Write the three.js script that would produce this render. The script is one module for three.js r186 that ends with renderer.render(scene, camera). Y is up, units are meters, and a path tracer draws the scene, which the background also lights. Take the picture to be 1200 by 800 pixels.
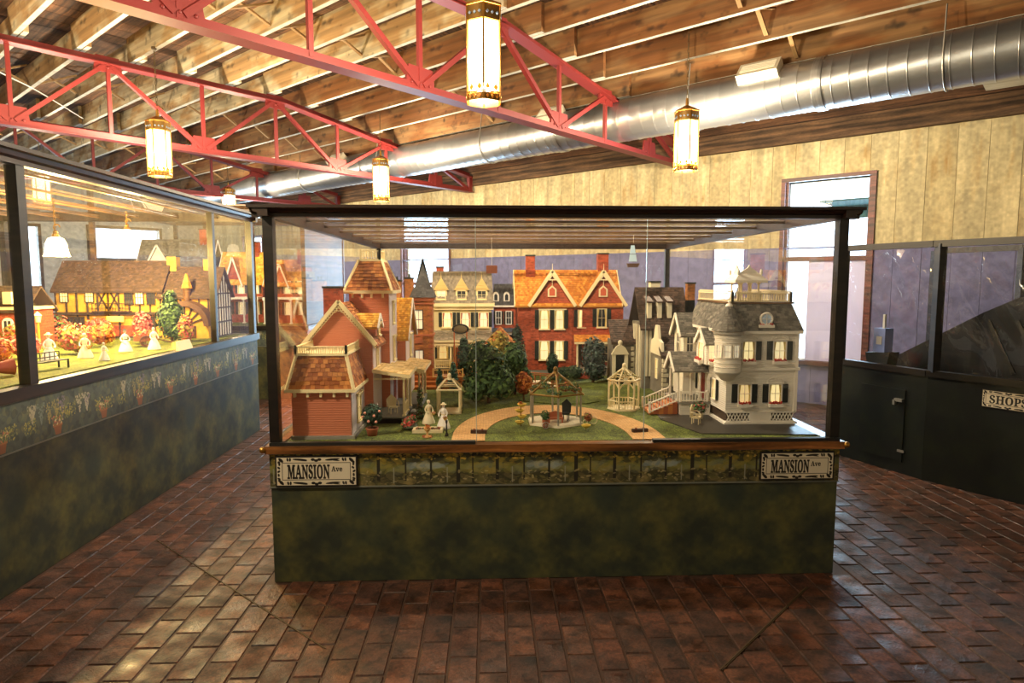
import * as THREE from 'three';
import { mergeGeometries } from 'three/addons/utils/BufferGeometryUtils.js';
import { RectAreaLightUniformsLib } from 'three/addons/lights/RectAreaLightUniformsLib.js';

// ---------------------------------------------------------------- camera, sky, exposure
const scene = new THREE.Scene();
const camera = new THREE.PerspectiveCamera(2 * Math.atan(400 / 760) * 180 / Math.PI, 1.5, 0.05, 80);
camera.position.set(0, 1.6, 0);
{
  const p = Math.atan(72 / 760), yw = 2.1 * Math.PI / 180;
  camera.lookAt(Math.sin(yw) * Math.cos(p), 1.6 - Math.sin(p), -Math.cos(yw) * Math.cos(p));
}
const renderer = new THREE.WebGLRenderer();
renderer.toneMapping = THREE.LinearToneMapping;
renderer.toneMappingExposure = 1.0;
renderer.shadowMap.enabled = true;
RectAreaLightUniformsLib.init();
scene.background = new THREE.Color().setRGB(3.2, 3.9, 4.6);      // overcast daylight, seen only through the windows
const LANTERN_CD = 30, LANTERN_COL = new THREE.Color().setRGB(1, 0.83, 0.57);
const DAY_COL = new THREE.Color().setRGB(0.5, 0.78, 1.0), DAY = 34;

// building axes: local x runs along the panelled wall (u), local z towards it (v)
const TURN = (180 - 43) * Math.PI / 180;
const UX = Math.cos(TURN), UZ = -Math.sin(TURN);
const B = (u, v, y = 0) => new THREE.Vector3(u * UX - v * UZ, y, u * UZ + v * UX);
const WALL_V = 8.87, FAR_U = 20, NEAR_U = -5, LEFT_V = -4.6;

// ---------------------------------------------------------------- helpers
function rng(seed) { let a = seed >>> 0; return () => { a |= 0; a = a + 0x6D2B79F5 | 0; let t = Math.imul(a ^ a >>> 15, 1 | a); t = t + Math.imul(t ^ t >>> 7, 61 | t) ^ t; return ((t ^ t >>> 14) >>> 0) / 4294967296; }; }
const R = rng(20240611), rr = (a, b) => a + (b - a) * R();
const v3 = (x, y, z) => new THREE.Vector3(x, y, z);
const lin = (h) => new THREE.Color(h);
const taken = new Map();
function numbered(n) { const k = taken.get(n) || 0; taken.set(n, k + 1); return k ? `${n}_${String(k).padStart(3, '0')}` : n; }
function sh(o) { o.traverse(m => { if (m.isMesh) { m.castShadow = true; m.receiveShadow = true; } }); return o; }
function thing(name, label, category, [x, y, z] = [0, 0, 0], turn = 0, group) {
  const o = new THREE.Group(); o.name = numbered(name); scene.add(o);
  o.position.set(x, y, z); o.rotation.y = turn; o.userData = { label, category };
  if (group) o.userData.group = group;
  return o;
}
function struct(name, label) { const o = new THREE.Group(); o.name = name; scene.add(o); o.userData = { kind: 'structure', label, category: name.split('_')[0] }; return o; }
function dup(root, pos, turn = 0, label, group) {
  const r = root.clone(); r.name = numbered(root.name.replace(/_\d{3}$/, '')); scene.add(r);
  r.position.set(...pos); r.rotation.y = turn; r.userData = { ...root.userData };
  if (label) r.userData.label = label; if (group) r.userData.group = group;
  return r;
}
function flat(g) { const q = g.index ? g.toNonIndexed() : g; for (const k of Object.keys(q.attributes)) if (!['position', 'normal', 'uv', 'color'].includes(k)) q.deleteAttribute(k); q.morphAttributes = {}; return q; }
function join(gs) { gs = [].concat(gs).flat(3).map(flat); return gs.length === 1 ? gs[0] : mergeGeometries(gs); }
function part(parent, name, gs, mat, label) {
  const m = new THREE.Mesh(join(gs), mat); m.name = name; m.castShadow = m.receiveShadow = true; parent.add(m);
  if (label) m.userData.label = label; return m;
}
function pieces(parent, name, gs, mat) { for (const g of gs) part(parent, name, g, mat); }
function stuff(parent, name, gs, mat, label) { const m = part(parent, name, gs, mat, label); m.userData.kind = 'stuff'; return m; }
function solo(name, label, category, gs, mat, pos = [0, 0, 0], turn = 0, group) {
  const m = part(scene, numbered(name), gs, mat, label); m.userData.category = category; if (group) m.userData.group = group;
  m.position.set(...pos); m.rotation.y = turn; return m;
}
// box by its extents, uv in metres
function bx(x0, x1, y0, y1, z0, z1) {
  const g = new THREE.BoxGeometry(x1 - x0, y1 - y0, z1 - z0).toNonIndexed(); g.translate((x0 + x1) / 2, (y0 + y1) / 2, (z0 + z1) / 2);
  return metreUV(g);
}
function metreUV(g) {
  const p = g.attributes.position, n = g.attributes.normal, uv = new Float32Array(p.count * 2);
  for (let i = 0; i < p.count; i++) {
    const ax = Math.abs(n.getX(i)), ay = Math.abs(n.getY(i)), az = Math.abs(n.getZ(i));
    if (ax >= ay && ax >= az) { uv[2 * i] = p.getZ(i); uv[2 * i + 1] = p.getY(i); }
    else if (ay >= az) { uv[2 * i] = p.getX(i); uv[2 * i + 1] = p.getZ(i); }
    else { uv[2 * i] = p.getX(i); uv[2 * i + 1] = p.getY(i); }
  }
  g.setAttribute('uv', new THREE.BufferAttribute(uv, 2)); return g;
}
// beam from p to q, w wide (horizontal) and h high, uv along its length
function bar(p, q, w, h, roll = 0) {
  const d = q.clone().sub(p), L = d.length(), g = new THREE.BoxGeometry(L, h, w).toNonIndexed(); metreUV(g);
  if (roll) g.rotateX(roll);
  const X = d.normalize(), Z = new THREE.Vector3().crossVectors(X, Math.abs(X.y) > 0.99 ? v3(1, 0, 0) : v3(0, 1, 0)).normalize(), Y = new THREE.Vector3().crossVectors(Z, X);
  g.applyMatrix4(new THREE.Matrix4().makeBasis(X, Y, Z).setPosition(p.clone().add(q).multiplyScalar(0.5))); return g;
}
function cyl(r0, r1, y0, y1, x = 0, z = 0, seg = 12) { return new THREE.CylinderGeometry(r1, r0, y1 - y0, seg).translate(x, (y0 + y1) / 2, z); }
function lathe(pts, seg = 20, x = 0, z = 0) { return new THREE.LatheGeometry(pts.map(p => new THREE.Vector2(p[0], p[1])), seg).translate(x, 0, z); }
function ball(r, x, y, z, sx = 1, sy = 1, sz = 1, seg = 10) { return new THREE.SphereGeometry(r, seg, Math.max(5, seg - 3)).scale(sx, sy, sz).translate(x, y, z); }
function tube(pts, r, seg = 16, rad = 6, closed = false) { return new THREE.TubeGeometry(new THREE.CatmullRomCurve3(pts.map(p => p.isVector3 ? p : v3(...p)), closed), seg, r, rad, closed); }
function rod(p, q, r, rad = 6) { const d = q.clone().sub(p), g = new THREE.CylinderGeometry(r, r, d.length(), rad); g.applyQuaternion(new THREE.Quaternion().setFromUnitVectors(v3(0, 1, 0), d.clone().normalize())); return g.translate(...p.clone().add(q).multiplyScalar(0.5).toArray()); }
// outline in x,y extruded along z from z0 to z1
function ext(pts, z0, z1, holes = [], bevel = 0) {
  const s = pts instanceof THREE.Shape ? pts : new THREE.Shape(pts.map(p => new THREE.Vector2(p[0], p[1])));
  for (const h of holes) s.holes.push(h instanceof THREE.Path ? h : new THREE.Path(h.map(p => new THREE.Vector2(p[0], p[1]))));
  const g = new THREE.ExtrudeGeometry(s, { depth: z1 - z0, bevelEnabled: bevel > 0, bevelSize: bevel, bevelThickness: bevel, bevelSegments: 1, curveSegments: 10 });
  return metreUV(flat(g.translate(0, 0, z0)));
}
function quad(a, b, c, d) {
  const g = new THREE.BufferGeometry(), n = b.clone().sub(a).cross(d.clone().sub(a)).normalize(), L = b.distanceTo(a), H = d.distanceTo(a);
  g.setAttribute('position', new THREE.Float32BufferAttribute([a, b, c, a, c, d].flatMap(p => [p.x, p.y, p.z]), 3));
  g.setAttribute('normal', new THREE.Float32BufferAttribute(Array(6).fill([n.x, n.y, n.z]).flat(), 3));
  g.setAttribute('uv', new THREE.Float32BufferAttribute([0, 0, L, 0, L, H, 0, 0, L, H, 0, H], 2)); return g;
}
function solidPoly(bottom, top) { // closed solid between two rings of points
  const n = bottom.length, gs = [];
  for (let i = 0; i < n; i++) { const j = (i + 1) % n; gs.push(quad(bottom[i], bottom[j], top[j], top[i])); }
  for (let i = 1; i < n - 1; i++) { gs.push(quad(top[0], top[i], top[i + 1], top[0])); gs.push(quad(bottom[0], bottom[i + 1], bottom[i], bottom[0])); }
  return gs.map(g => { const a = g.attributes.normal.array; for (let i = 0; i < a.length; i++) if (!isFinite(a[i])) a[i] = 0; return g; });
}
function tint(g, c) { const n = g.attributes.position.count, a = new Float32Array(n * 3); for (let i = 0; i < n; i++) { a[3 * i] = c.r; a[3 * i + 1] = c.g; a[3 * i + 2] = c.b; } g.setAttribute('color', new THREE.BufferAttribute(a, 3)); return g; }
const pick = (a, r = R) => a[Math.floor(r() * a.length) % a.length];

// ---------------------------------------------------------------- noise and textures
const NG = (() => { const r = rng(77), n = 256, a = new Float32Array(n * n); for (let i = 0; i < a.length; i++) a[i] = r(); return a; })();
function vn(x, y, px, py) { // value noise, repeating every px, py cells
  const xi = Math.floor(x), yi = Math.floor(y), fx = x - xi, fy = y - yi, s = fx * fx * (3 - 2 * fx), t = fy * fy * (3 - 2 * fy);
  const g = (i, j) => NG[(((j % py) + py) % py) * 256 + ((i % px) + px) % px];
  return (g(xi, yi) * (1 - s) + g(xi + 1, yi) * s) * (1 - t) + (g(xi, yi + 1) * (1 - s) + g(xi + 1, yi + 1) * s) * t;
}
function fbm(u, v, f, oct = 4, gx = 1, gy = 1) {
  let s = 0, a = 0.5, t = 0;
  for (let o = 0; o < oct; o++, f *= 2, a *= 0.5) { const px = f * gx, py = f * gy; if (o && Math.max(px, py) > 256) break; s += a * vn(u * px + o * 17, v * py + o * 31, Math.min(256, px), Math.min(256, py)); t += a; }
  return s / t;
}
function dataTex(w, h, fn, rx = 1, ry = rx, srgb = true) { // fn(u, v) -> [r,g,b] 0..1 sRGB
  const d = new Uint8Array(w * h * 4);
  for (let j = 0; j < h; j++) for (let i = 0; i < w; i++) { const c = fn(i / w, j / h), k = 4 * (j * w + i); d[k] = 255 * Math.min(1, Math.max(0, c[0])); d[k + 1] = 255 * Math.min(1, Math.max(0, c[1])); d[k + 2] = 255 * Math.min(1, Math.max(0, c[2])); d[k + 3] = 255; }
  const t = new THREE.DataTexture(d, w, h); t.wrapS = t.wrapT = THREE.RepeatWrapping; t.magFilter = THREE.LinearFilter; t.minFilter = THREE.LinearMipmapLinearFilter; t.generateMipmaps = true;
  if (srgb) t.colorSpace = THREE.SRGBColorSpace; t.repeat.set(rx, ry); t.needsUpdate = true; return t;
}
function canvasTex(w, h, draw) { const c = document.createElement('canvas'); c.width = w; c.height = h; draw(c.getContext('2d'), w, h); const t = new THREE.CanvasTexture(c); t.colorSpace = THREE.SRGBColorSpace; t.magFilter = THREE.LinearFilter; t.wrapS = THREE.RepeatWrapping; return t; }
const mixc = (a, b, t) => [a[0] + (b[0] - a[0]) * t, a[1] + (b[1] - a[1]) * t, a[2] + (b[2] - a[2]) * t];
const st = (o) => new THREE.MeshStandardMaterial({ roughness: 0.7, ...o });

const tMottle = dataTex(512, 512, (u, v) => { const a = fbm(u, v, 5, 5), b = fbm(u + 0.37, v + 0.11, 24, 3), c = fbm(u + 0.7, v, 3, 3); const t = Math.min(1, Math.max(0, (a - 0.3) * 1.9 + (b - 0.5) * 0.5)); return mixc(mixc([0.22, 0.25, 0.22], [0.50, 0.48, 0.27], t), [0.20, 0.27, 0.28], Math.max(0, c - 0.45) * 1.6); }, 1.5);
const tGrain = dataTex(512, 512, (u, v) => { const w = fbm(u, v, 4, 3) * 0.06, a = fbm(u, v + w, 2, 6, 1, 16), b = fbm(u, v, 64, 2, 1, 2), k = fbm(u + 0.2, v, 6, 3); const t = 0.62 + (a - 0.5) * 0.75 + (b - 0.5) * 0.16 + (k - 0.5) * 0.35; return [t, t * 0.985, t * 0.96]; }, 0.6, 1.2);
const tJoist = dataTex(512, 512, (u, v) => { const w = fbm(u, v, 4, 3) * 0.05, a = fbm(u, v + w, 2, 6, 1, 12), k = fbm(u + 0.2, v + 0.5, 5, 4), s = fbm(u + 0.6, v, 9, 3, 2, 1); const p = Math.min(1, Math.max(0, (k - 0.42) * 5)); let c = mixc([0.84, 0.79, 0.68], [0.74, 0.60, 0.42], p); const d = 0.9 + (a - 0.5) * 0.5 - Math.max(0, s - 0.66) * 1.6; return [c[0] * d, c[1] * d, c[2] * d]; }, 0.45, 1.1);
const tWall = dataTex(512, 512, (u, v) => { const a = fbm(u, v, 3, 6, 10, 1), b = fbm(u + 0.3, v + 0.2, 6, 5, 2, 1), e = fbm(u, v, 60, 2); const s = Math.min(1, Math.max(0, (b - 0.53) * 4)) * Math.min(1, Math.max(0, (a - 0.38) * 3)); const c = mixc([0.93, 0.89, 0.76], [0.66, 0.54, 0.36], s * 0.85); const d = 0.9 + (a - 0.5) * 0.4 + (e - 0.5) * 0.2; return [c[0] * d, c[1] * d, c[2] * d]; }, 0.5);
const tFloor = dataTex(512, 512, (u, v) => { const a = fbm(u, v, 7, 5), b = fbm(u + 0.5, v, 90, 2), c = fbm(u, v + 0.4, 20, 3); const d = 0.72 + (a - 0.5) * 0.85 + (b - 0.5) * 0.4; const k = Math.max(0, c - 0.56) * 2.2; return mixc([d, d * 0.98, d * 0.96], [0.3, 0.28, 0.25], k); }, 1.3);
const tFloorB = dataTex(256, 256, (u, v) => { const t = fbm(u, v, 14, 5) * 0.7 + fbm(u, v, 100, 2) * 0.3; return [t, t, t]; }, 2.6, 2.6, false);
const tFloorR = dataTex(256, 256, (u, v) => { const t = 0.6 + (fbm(u + 0.1, v, 8, 5) - 0.5) * 0.8; return [t, t, t]; }, 1.1, 1.1, false);
const tTurf = dataTex(512, 512, (u, v) => { const a = fbm(u, v, 100, 3), b = fbm(u, v, 5, 4); const t = 0.55 + (a - 0.5) * 0.9 + (b - 0.5) * 0.5; return [0.56 * t + 0.02, 0.60 * t + 0.04, 0.26 * t]; }, 2.2);
const tPath = dataTex(512, 512, (u, v) => { const n = 20, row = Math.floor(v * n), x = u * n * 0.5 + (row % 2) * 0.5, fx = x - Math.floor(x), fy = v * n - row; const j = fx < 0.07 || fy < 0.14; const k = NG[(row * 31 + Math.floor(x) * 7) % 65536] * 0.2; const s = fbm(u, v, 40, 3) * 0.15; return j ? [0.62, 0.47, 0.33] : [0.84 + k * 0.4 - s, 0.68 + k * 0.3 - s, 0.46 + k * 0.2 - s]; }, 3);
const tBrick = dataTex(512, 512, (u, v) => { const n = 40, row = Math.floor(v * n), x = u * n * 0.42 + (row % 2) * 0.5, fx = x - Math.floor(x), fy = v * n - row; const k = NG[(row * 57 + Math.floor(x) * 13) % 65536]; const s = fbm(u, v, 40, 3); if (fx < 0.07 || fy < 0.15) return [0.92, 0.84, 0.76]; const d = 0.72 + k * 0.28 + (s - 0.5) * 0.3; return [d, d * 0.95, d * 0.93]; }, 2);
const tClap = dataTex(16, 256, (u, v) => { const f = (v * 16) % 1, t = 0.35 + 0.65 * f; return [t, t, t]; }, 5, 5, false);
const tPlaster = dataTex(256, 256, (u, v) => { const t = 0.86 + (fbm(u, v, 10, 5) - 0.5) * 0.3; return [t, t, t * 0.98]; }, 1.5);
const tDuct = dataTex(256, 256, (u, v) => { const t = 0.82 + (fbm(u, v, 6, 5) - 0.5) * 0.3 + (fbm(u, v, 3, 5, 1, 20) - 0.5) * 0.25; return [t, t, t]; }, 1);

// ---------------------------------------------------------------- materials
const M = {
  mottle: st({ map: tMottle, color: 0xcfcfc0, roughness: 0.6 }),
  darkwood: st({ map: tGrain, color: 0x4a2e20, roughness: 0.38 }),
  blackwood: st({ map: tGrain, color: 0x2b2018, roughness: 0.4 }),
  rail: st({ map: tGrain, color: 0xb5763e, roughness: 0.3 }),
  slat: st({ map: tGrain, color: 0x8a6136, roughness: 0.5 }),
  joist: st({ map: tJoist, color: 0xe2dccf, roughness: 0.85 }),
  joistWood: st({ map: tJoist, color: 0xa88664, roughness: 0.85 }),
  paleEdge: st({ map: tPlaster, color: 0xd6d2c8, roughness: 0.8 }),
  deck: st({ map: tGrain, color: 0x93694a, roughness: 0.9 }),
  deckB: st({ map: tGrain, color: 0x7b563c, roughness: 0.9 }),
  beam: st({ map: tGrain, color: 0x8c6a4c, roughness: 0.85 }),
  redsteel: st({ color: 0x74211f, roughness: 0.55 }),
  steel: st({ color: 0xb9b6ae, roughness: 0.4, metalness: 0.8 }),
  galv: st({ map: tDuct, color: 0xe2e6ea, roughness: 0.34, metalness: 0.9 }),
  cream: st({ map: tWall, color: 0xdad2be, roughness: 0.8 }),
  creamB: st({ map: tWall, color: 0xd4cab2, roughness: 0.8 }),
  purple: st({ map: tPlaster, color: 0x7878a6, roughness: 0.75 }),
  farwall: st({ map: tPlaster, color: 0xd9d8d2, roughness: 0.85 }),
  redtrim: st({ map: tGrain, color: 0x8a4a40, roughness: 0.5 }),
  mortar: st({ color: 0x3d271b, roughness: 0.8 }),
  floorbrick: st({ map: tFloor, bumpMap: tFloorB, bumpScale: 0.004, roughnessMap: tFloorR, roughness: 1, vertexColors: true }),
  turf: st({ map: tTurf, roughness: 0.95 }),
  path: st({ map: tPath, roughness: 0.9 }),
  booth: st({ map: tMottle, color: 0x3c4a46, roughness: 0.45 }),
  black: st({ color: 0x15130f, roughness: 0.6 }),
  brass: st({ color: 0xb58a45, roughness: 0.35, metalness: 0.9 }),
  brassdark: st({ color: 0x8a6a35, roughness: 0.5, metalness: 0.6 }),
  chain: st({ color: 0x6a5a40, roughness: 0.5, metalness: 0.7 }),
  white: st({ color: 0xeae4d4, roughness: 0.6 }),
  cleanwhite: st({ color: 0xf2f0ea, roughness: 0.5 }),
  ivory: st({ color: 0xe6d6ac, roughness: 0.6 }),
  vent: st({ color: 0xcfc7b2, roughness: 0.5 }),
  shade: st({ color: 0xfff2d8, emissive: new THREE.Color().setRGB(1, 0.80, 0.48), emissiveIntensity: 4.5, roughness: 0.5 }),
  glass: new THREE.MeshPhysicalMaterial({ color: 0xffffff, transmission: 1, thickness: 0, roughness: 0.0, ior: 1.47, metalness: 0 }),
  film: new THREE.MeshPhysicalMaterial({ color: 0xf2f4f8, transmission: 1, thickness: 0, roughness: 0.02, ior: 1.6, metalness: 0 }),
  blind: new THREE.MeshPhysicalMaterial({ color: 0xd8d4ea, transmission: 0.25, thickness: 0, roughness: 0.95 }),
};

// ================================================================ THE BUILDING
const chordY = (v) => v <= 5 ? 4.16 : 4.16 - (v - 5) * 0.158;

// ---- floor: stamped brick paving
{
  const fl = struct('floor', 'worn red brick paved floor with a soft sheen');
  const slab = part(fl, 'slab', bx(NEAR_U - 0.3, FAR_U + 0.3, -0.25, -0.0045, LEFT_V - 0.3, WALL_V + 0.3), M.mortar); slab.rotation.y = TURN;
  const bw = 0.126, bl = 0.235, gap = 0.007, tones = [[0.175, 0.060, 0.030], [0.155, 0.053, 0.027], [0.19, 0.070, 0.034], [0.135, 0.050, 0.028], [0.165, 0.066, 0.036], [0.11, 0.045, 0.027]].map(c => new THREE.Color().setRGB(...c));
  const shapeOf = (w, l) => { const b = 0.005, y0 = -0.006, y1 = 0; const P = (x, y, z) => v3(x, y, z); const o = [P(-w, y0, l), P(w, y0, l), P(w, y0, -l), P(-w, y0, -l)], t = [P(-w + b, y1, l - b), P(w - b, y1, l - b), P(w - b, y1, -l + b), P(-w + b, y1, -l + b)]; const gs = []; for (let i = 0; i < 4; i++) gs.push(quad(o[i], o[(i + 1) % 4], t[(i + 1) % 4], t[i])); gs.push(quad(t[0], t[1], t[2], t[3])); return join(gs); };
  const base = shapeOf((bw - gap) / 2, (bl - gap) / 2), br = rng(5);
  const variants = [];
  for (let k = 0; k < 24; k++) { const g = base.clone(), p = g.attributes.position, uv = g.attributes.uv, ox = br() * 5, oz = br() * 5; for (let i = 0; i < p.count; i++) { uv.setXY(i, p.getX(i) + ox, p.getZ(i) + oz); } tint(g, tones[k % 6].clone().multiplyScalar(0.74 + br() * 0.22)); variants.push(g); }
  camera.updateMatrixWorld(); camera.updateProjectionMatrix();
  const list = [], q = new THREE.Vector3();
  for (let i = -22; i < 62; i++) for (let j = 7; j < 54; j++) {
    const x = -0.11 + i * bw, z = -(j + (i & 1 ? 0.5 : 0)) * bl + 0.07;
    if (x > -1.2 && x < 1.94 && z < -3.42 && z > -6.55) continue;
    if (x < -2.42 && z > -6.9) continue;
    const vv = -x * UZ + z * UX, uu = x * UX + z * UZ; if (vv > WALL_V - 0.1 || uu < NEAR_U + 0.1 || uu > FAR_U) continue;
    q.set(x, 0, z).project(camera); const seen = q.z < 1 && Math.abs(q.x) < 1.02 && Math.abs(q.y) < 1.04;
    list.push({ x, z, y: (br() - 0.5) * 0.002, t: (br() - 0.5) * 0.007, s: (br() - 0.5) * 0.008, k: Math.floor(br() * 24), d: seen ? Math.hypot(x, z) : 1e3 + Math.hypot(x, z) });
  }
  list.sort((a, b) => a.d - b.d);
  const far = [];
  list.forEach((b, i) => {
    const m = new THREE.Matrix4().makeRotationFromEuler(new THREE.Euler(b.t, (b.s) * 0.6, b.s)).setPosition(b.x, b.y, b.z);
    if (i < 300) { const o = part(fl, 'brick', variants[b.k], M.floorbrick); o.applyMatrix4(m); }
    else far.push(variants[b.k].clone().applyMatrix4(m));
  });
  stuff(fl, 'brick_field', far, M.floorbrick);
  // the two saw-cut slab joints, which run with the building's axes
  const jt = (p, q2) => part(fl, 'slab_joint', [bar(p.clone().setY(0.0005), q2.clone().setY(0.0005), 0.006, 0.007), bar(p.clone().add(v3(0.007, 0.001, 0.004)), q2.clone().add(v3(0.007, 0.001, 0.004)), 0.003, 0.006)], st({ color: 0x4a3a24, roughness: 0.7 }));
  jt(v3(-2.05, 0, -3.95), v3(-0.72, 0, -2.72)); jt(v3(1.66, 0, -3.2), v3(0.95, 0, -2.5));
}

// ---- panelled wall with its window
const WIN = [{ u0: 1.93, u1: 2.94, y0: 0.56, y1: 2.86 }, { u0: 9.3, u1: 10.7, y0: 0.3, y1: 2.45 }, { u0: 16.5, u1: 17.5, y0: 0.7, y1: 2.75 }];
{
  const w = struct('wall_right', 'cream stained board wall above a lavender painted dado'); w.rotation.y = TURN;
  const clear = (a, b) => WIN.filter(o => a < o.u1 && b > o.u0);
  // solid wall behind the boards, with openings
  const hole = WIN.map(o => [[o.u0, o.y0], [o.u1, o.y0], [o.u1, o.y1], [o.u0, o.y1]]);
  part(w, 'wall_core', ext([[NEAR_U, 0], [FAR_U, 0], [FAR_U, 4.3], [NEAR_U, 4.3]], WALL_V + 0.02, WALL_V + 0.2, hole), M.creamB);
  const bwid = 0.29;
  for (let i = 0; NEAR_U + i * bwid < FAR_U; i++) {
    const a = NEAR_U + i * bwid + 0.0018, b = NEAR_U + (i + 1) * bwid - 0.0018, d = rr(-0.003, 0.003), off = rr(0, 3);
    for (const [y0, y1, name] of [[2.02, 3.4, 'board'], [0, 2.0, 'dado_board']]) {
      let segs = [[a, b, y0, y1]];
      for (const o of clear(a, b)) {
        const next = [];
        for (const [p, q, r, s] of segs) { if (p < o.u0) next.push([p, Math.min(q, o.u0), r, s]); if (q > o.u1) next.push([Math.max(p, o.u1), q, r, s]); const m0 = Math.max(p, o.u0), m1 = Math.min(q, o.u1); if (m1 > m0) { if (r < o.y0) next.push([m0, m1, r, Math.min(s, o.y0)]); if (s > o.y1) next.push([m0, m1, Math.max(r, o.y1), s]); } }
        segs = next;
      }
      for (const [p, q, r, s] of segs) if (q - p > 0.01 && s - r > 0.02) { const g = bx(p, q, r, s, WALL_V - 0.012 + d, WALL_V + 0.02), uv = g.attributes.uv; for (let k = 0; k < uv.count; k++) uv.setXY(k, uv.getX(k) + off, uv.getY(k) + off * 0.7); part(w, name, g, name === 'board' ? (i % 3 ? M.cream : M.creamB) : M.purple); }
    }
  }
  part(w, 'dado_rail', bx(NEAR_U, FAR_U, 2.0, 2.02, WALL_V - 0.02, WALL_V + 0.02), M.purple);
  part(w, 'wall_beam', bx(NEAR_U, FAR_U, 3.34, 3.58, WALL_V - 0.1, WALL_V + 0.02), M.beam);
  part(w, 'wall_beam', bx(NEAR_U, FAR_U, 3.58, 3.8, WALL_V - 0.16, WALL_V + 0.02), M.deckB);
  WIN.forEach((o, i) => {
    const g = struct(`window_${i + 1}`, ['tall window with red brown frame, bright above a pale panel', 'bright window far along the lavender wall', 'narrow bright window at the far end of the wall'][i]); g.rotation.y = TURN;
    const t = 0.05, z0 = WALL_V - 0.04, z1 = WALL_V + 0.12;
    part(g, 'window_frame', [bx(o.u0 - t, o.u0, o.y0 - t, o.y1 + t, z0, z1), bx(o.u1, o.u1 + t, o.y0 - t, o.y1 + t, z0, z1), bx(o.u0, o.u1, o.y1, o.y1 + t, z0, z1), bx(o.u0 - t, o.u1 + t, o.y0 - t, o.y0, z0 - 0.04, z1)], M.redtrim);
    const ym = o.y0 + (o.y1 - o.y0) * 0.57;
    part(g, 'sash', [bx(o.u0, o.u1, ym - 0.03, ym + 0.03, z0 + 0.03, z1 - 0.03), bx(o.u0, o.u0 + 0.035, o.y0, o.y1, z0 + 0.05, z1 - 0.05), bx(o.u1 - 0.035, o.u1, o.y0, o.y1, z0 + 0.05, z1 - 0.05)], M.redtrim);
    part(g, 'pane', bx(o.u0, o.u1, ym, o.y1, WALL_V + 0.05, WALL_V + 0.052), M.glass);
    part(g, 'pane', bx(o.u0, o.u1, o.y0, ym, WALL_V + 0.05, WALL_V + 0.052), M.glass);
    if (i === 0) part(g, 'lower_panel', bx(o.u0 + 0.03, o.u0 + 0.7, o.y0, ym - 0.03, WALL_V + 0.02, WALL_V + 0.03), M.blind, 'pale lavender panel covering the lower sash');
    const L = new THREE.RectAreaLight(DAY_COL, [DAY, DAY * 0.6, DAY * 0.3][i], o.u1 - o.u0, i === 0 ? o.y1 - ym : o.y1 - o.y0);
    const c = B((o.u0 + o.u1) / 2, WALL_V + 0.045, i === 0 ? (o.y1 + ym) / 2 : (o.y0 + o.y1) / 2), n = B(0, -1);
    L.position.copy(c).addScaledVector(n, 0.03); L.lookAt(c.x + n.x, c.y, c.z + n.z); scene.add(L);
  });
}
// awning outside the tall window
{
  const a = thing('window_awning', 'dark green fabric awning outside the tall bright window', 'awning', [0, 0, 0], TURN);
  const c = st({ color: 0x2d5a5c, roughness: 0.8 });
  part(a, 'canopy', [bar(v3(1.5, 2.62, WALL_V + 0.62), v3(2.6, 2.62, WALL_V + 0.62), 0.7, 0.02), bx(1.5, 2.68, 2.44, 2.62, WALL_V + 0.95, WALL_V + 0.97)], c);
  pieces(a, 'frame_tube', [rod(v3(1.52, 2.45, WALL_V + 0.96), v3(1.52, 2.45, WALL_V + 0.2), 0.012), rod(v3(2.66, 2.45, WALL_V + 0.96), v3(2.66, 2.45, WALL_V + 0.2), 0.012)], M.steel);
}
// ---- the other walls
{
  const w = struct('wall_back', 'pale far wall with bright windows'); w.rotation.y = TURN;
  const wins = [[4.0, 4.7, 1.2, 2.95], [5.85, 7.6, 2.2, 3.0], [2.2, 3.2, 1.0, 2.9], [0.2, 1.4, 1.0, 2.9]];
  const g = ext([[-WALL_V, 0], [-LEFT_V, 0], [-LEFT_V, 4.6], [-WALL_V, 4.6]], 0, 0.2, wins.map(([a, b, c, d]) => [[-b, c], [-a, c], [-a, d], [-b, d]]));
  part(w, 'wall_core', g.rotateY(Math.PI / 2).translate(FAR_U, 0, 0), M.farwall);
  wins.forEach(([a, b, c, d], i) => {
    const f = struct(`window_${i + 4}`, 'bright window in the pale far wall'); f.rotation.y = TURN; const t = 0.07;
    part(f, 'window_frame', [bx(FAR_U - 0.03, FAR_U + 0.1, c - t, d + t, a - t, a), bx(FAR_U - 0.03, FAR_U + 0.1, c - t, d + t, b, b + t), bx(FAR_U - 0.03, FAR_U + 0.1, d, d + t, a, b), bx(FAR_U - 0.03, FAR_U + 0.1, c - t, c, a, b)], M.beam);
    part(f, 'pane', bx(FAR_U + 0.05, FAR_U + 0.052, c, d, a, b), M.glass);
    const L = new THREE.RectAreaLight(DAY_COL, DAY * 0.3, b - a, d - c), p = B(FAR_U + 0.02, (a + b) / 2, (c + d) / 2), n = B(-1, 0); L.position.copy(p); L.lookAt(p.x + n.x, p.y, p.z + n.z); scene.add(L);
  });
  const l = struct('wall_left', 'plain pale side wall'); l.rotation.y = TURN; part(l, 'wall_core', bx(NEAR_U, FAR_U, 0, 4.6, LEFT_V - 0.2, LEFT_V), M.farwall);
  const f = struct('wall_front', 'plain pale wall behind the viewer'); f.rotation.y = TURN; part(f, 'wall_core', bx(NEAR_U - 0.2, NEAR_U, 0, 4.6, LEFT_V - 0.2, WALL_V + 0.2), M.farwall);
}

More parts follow.
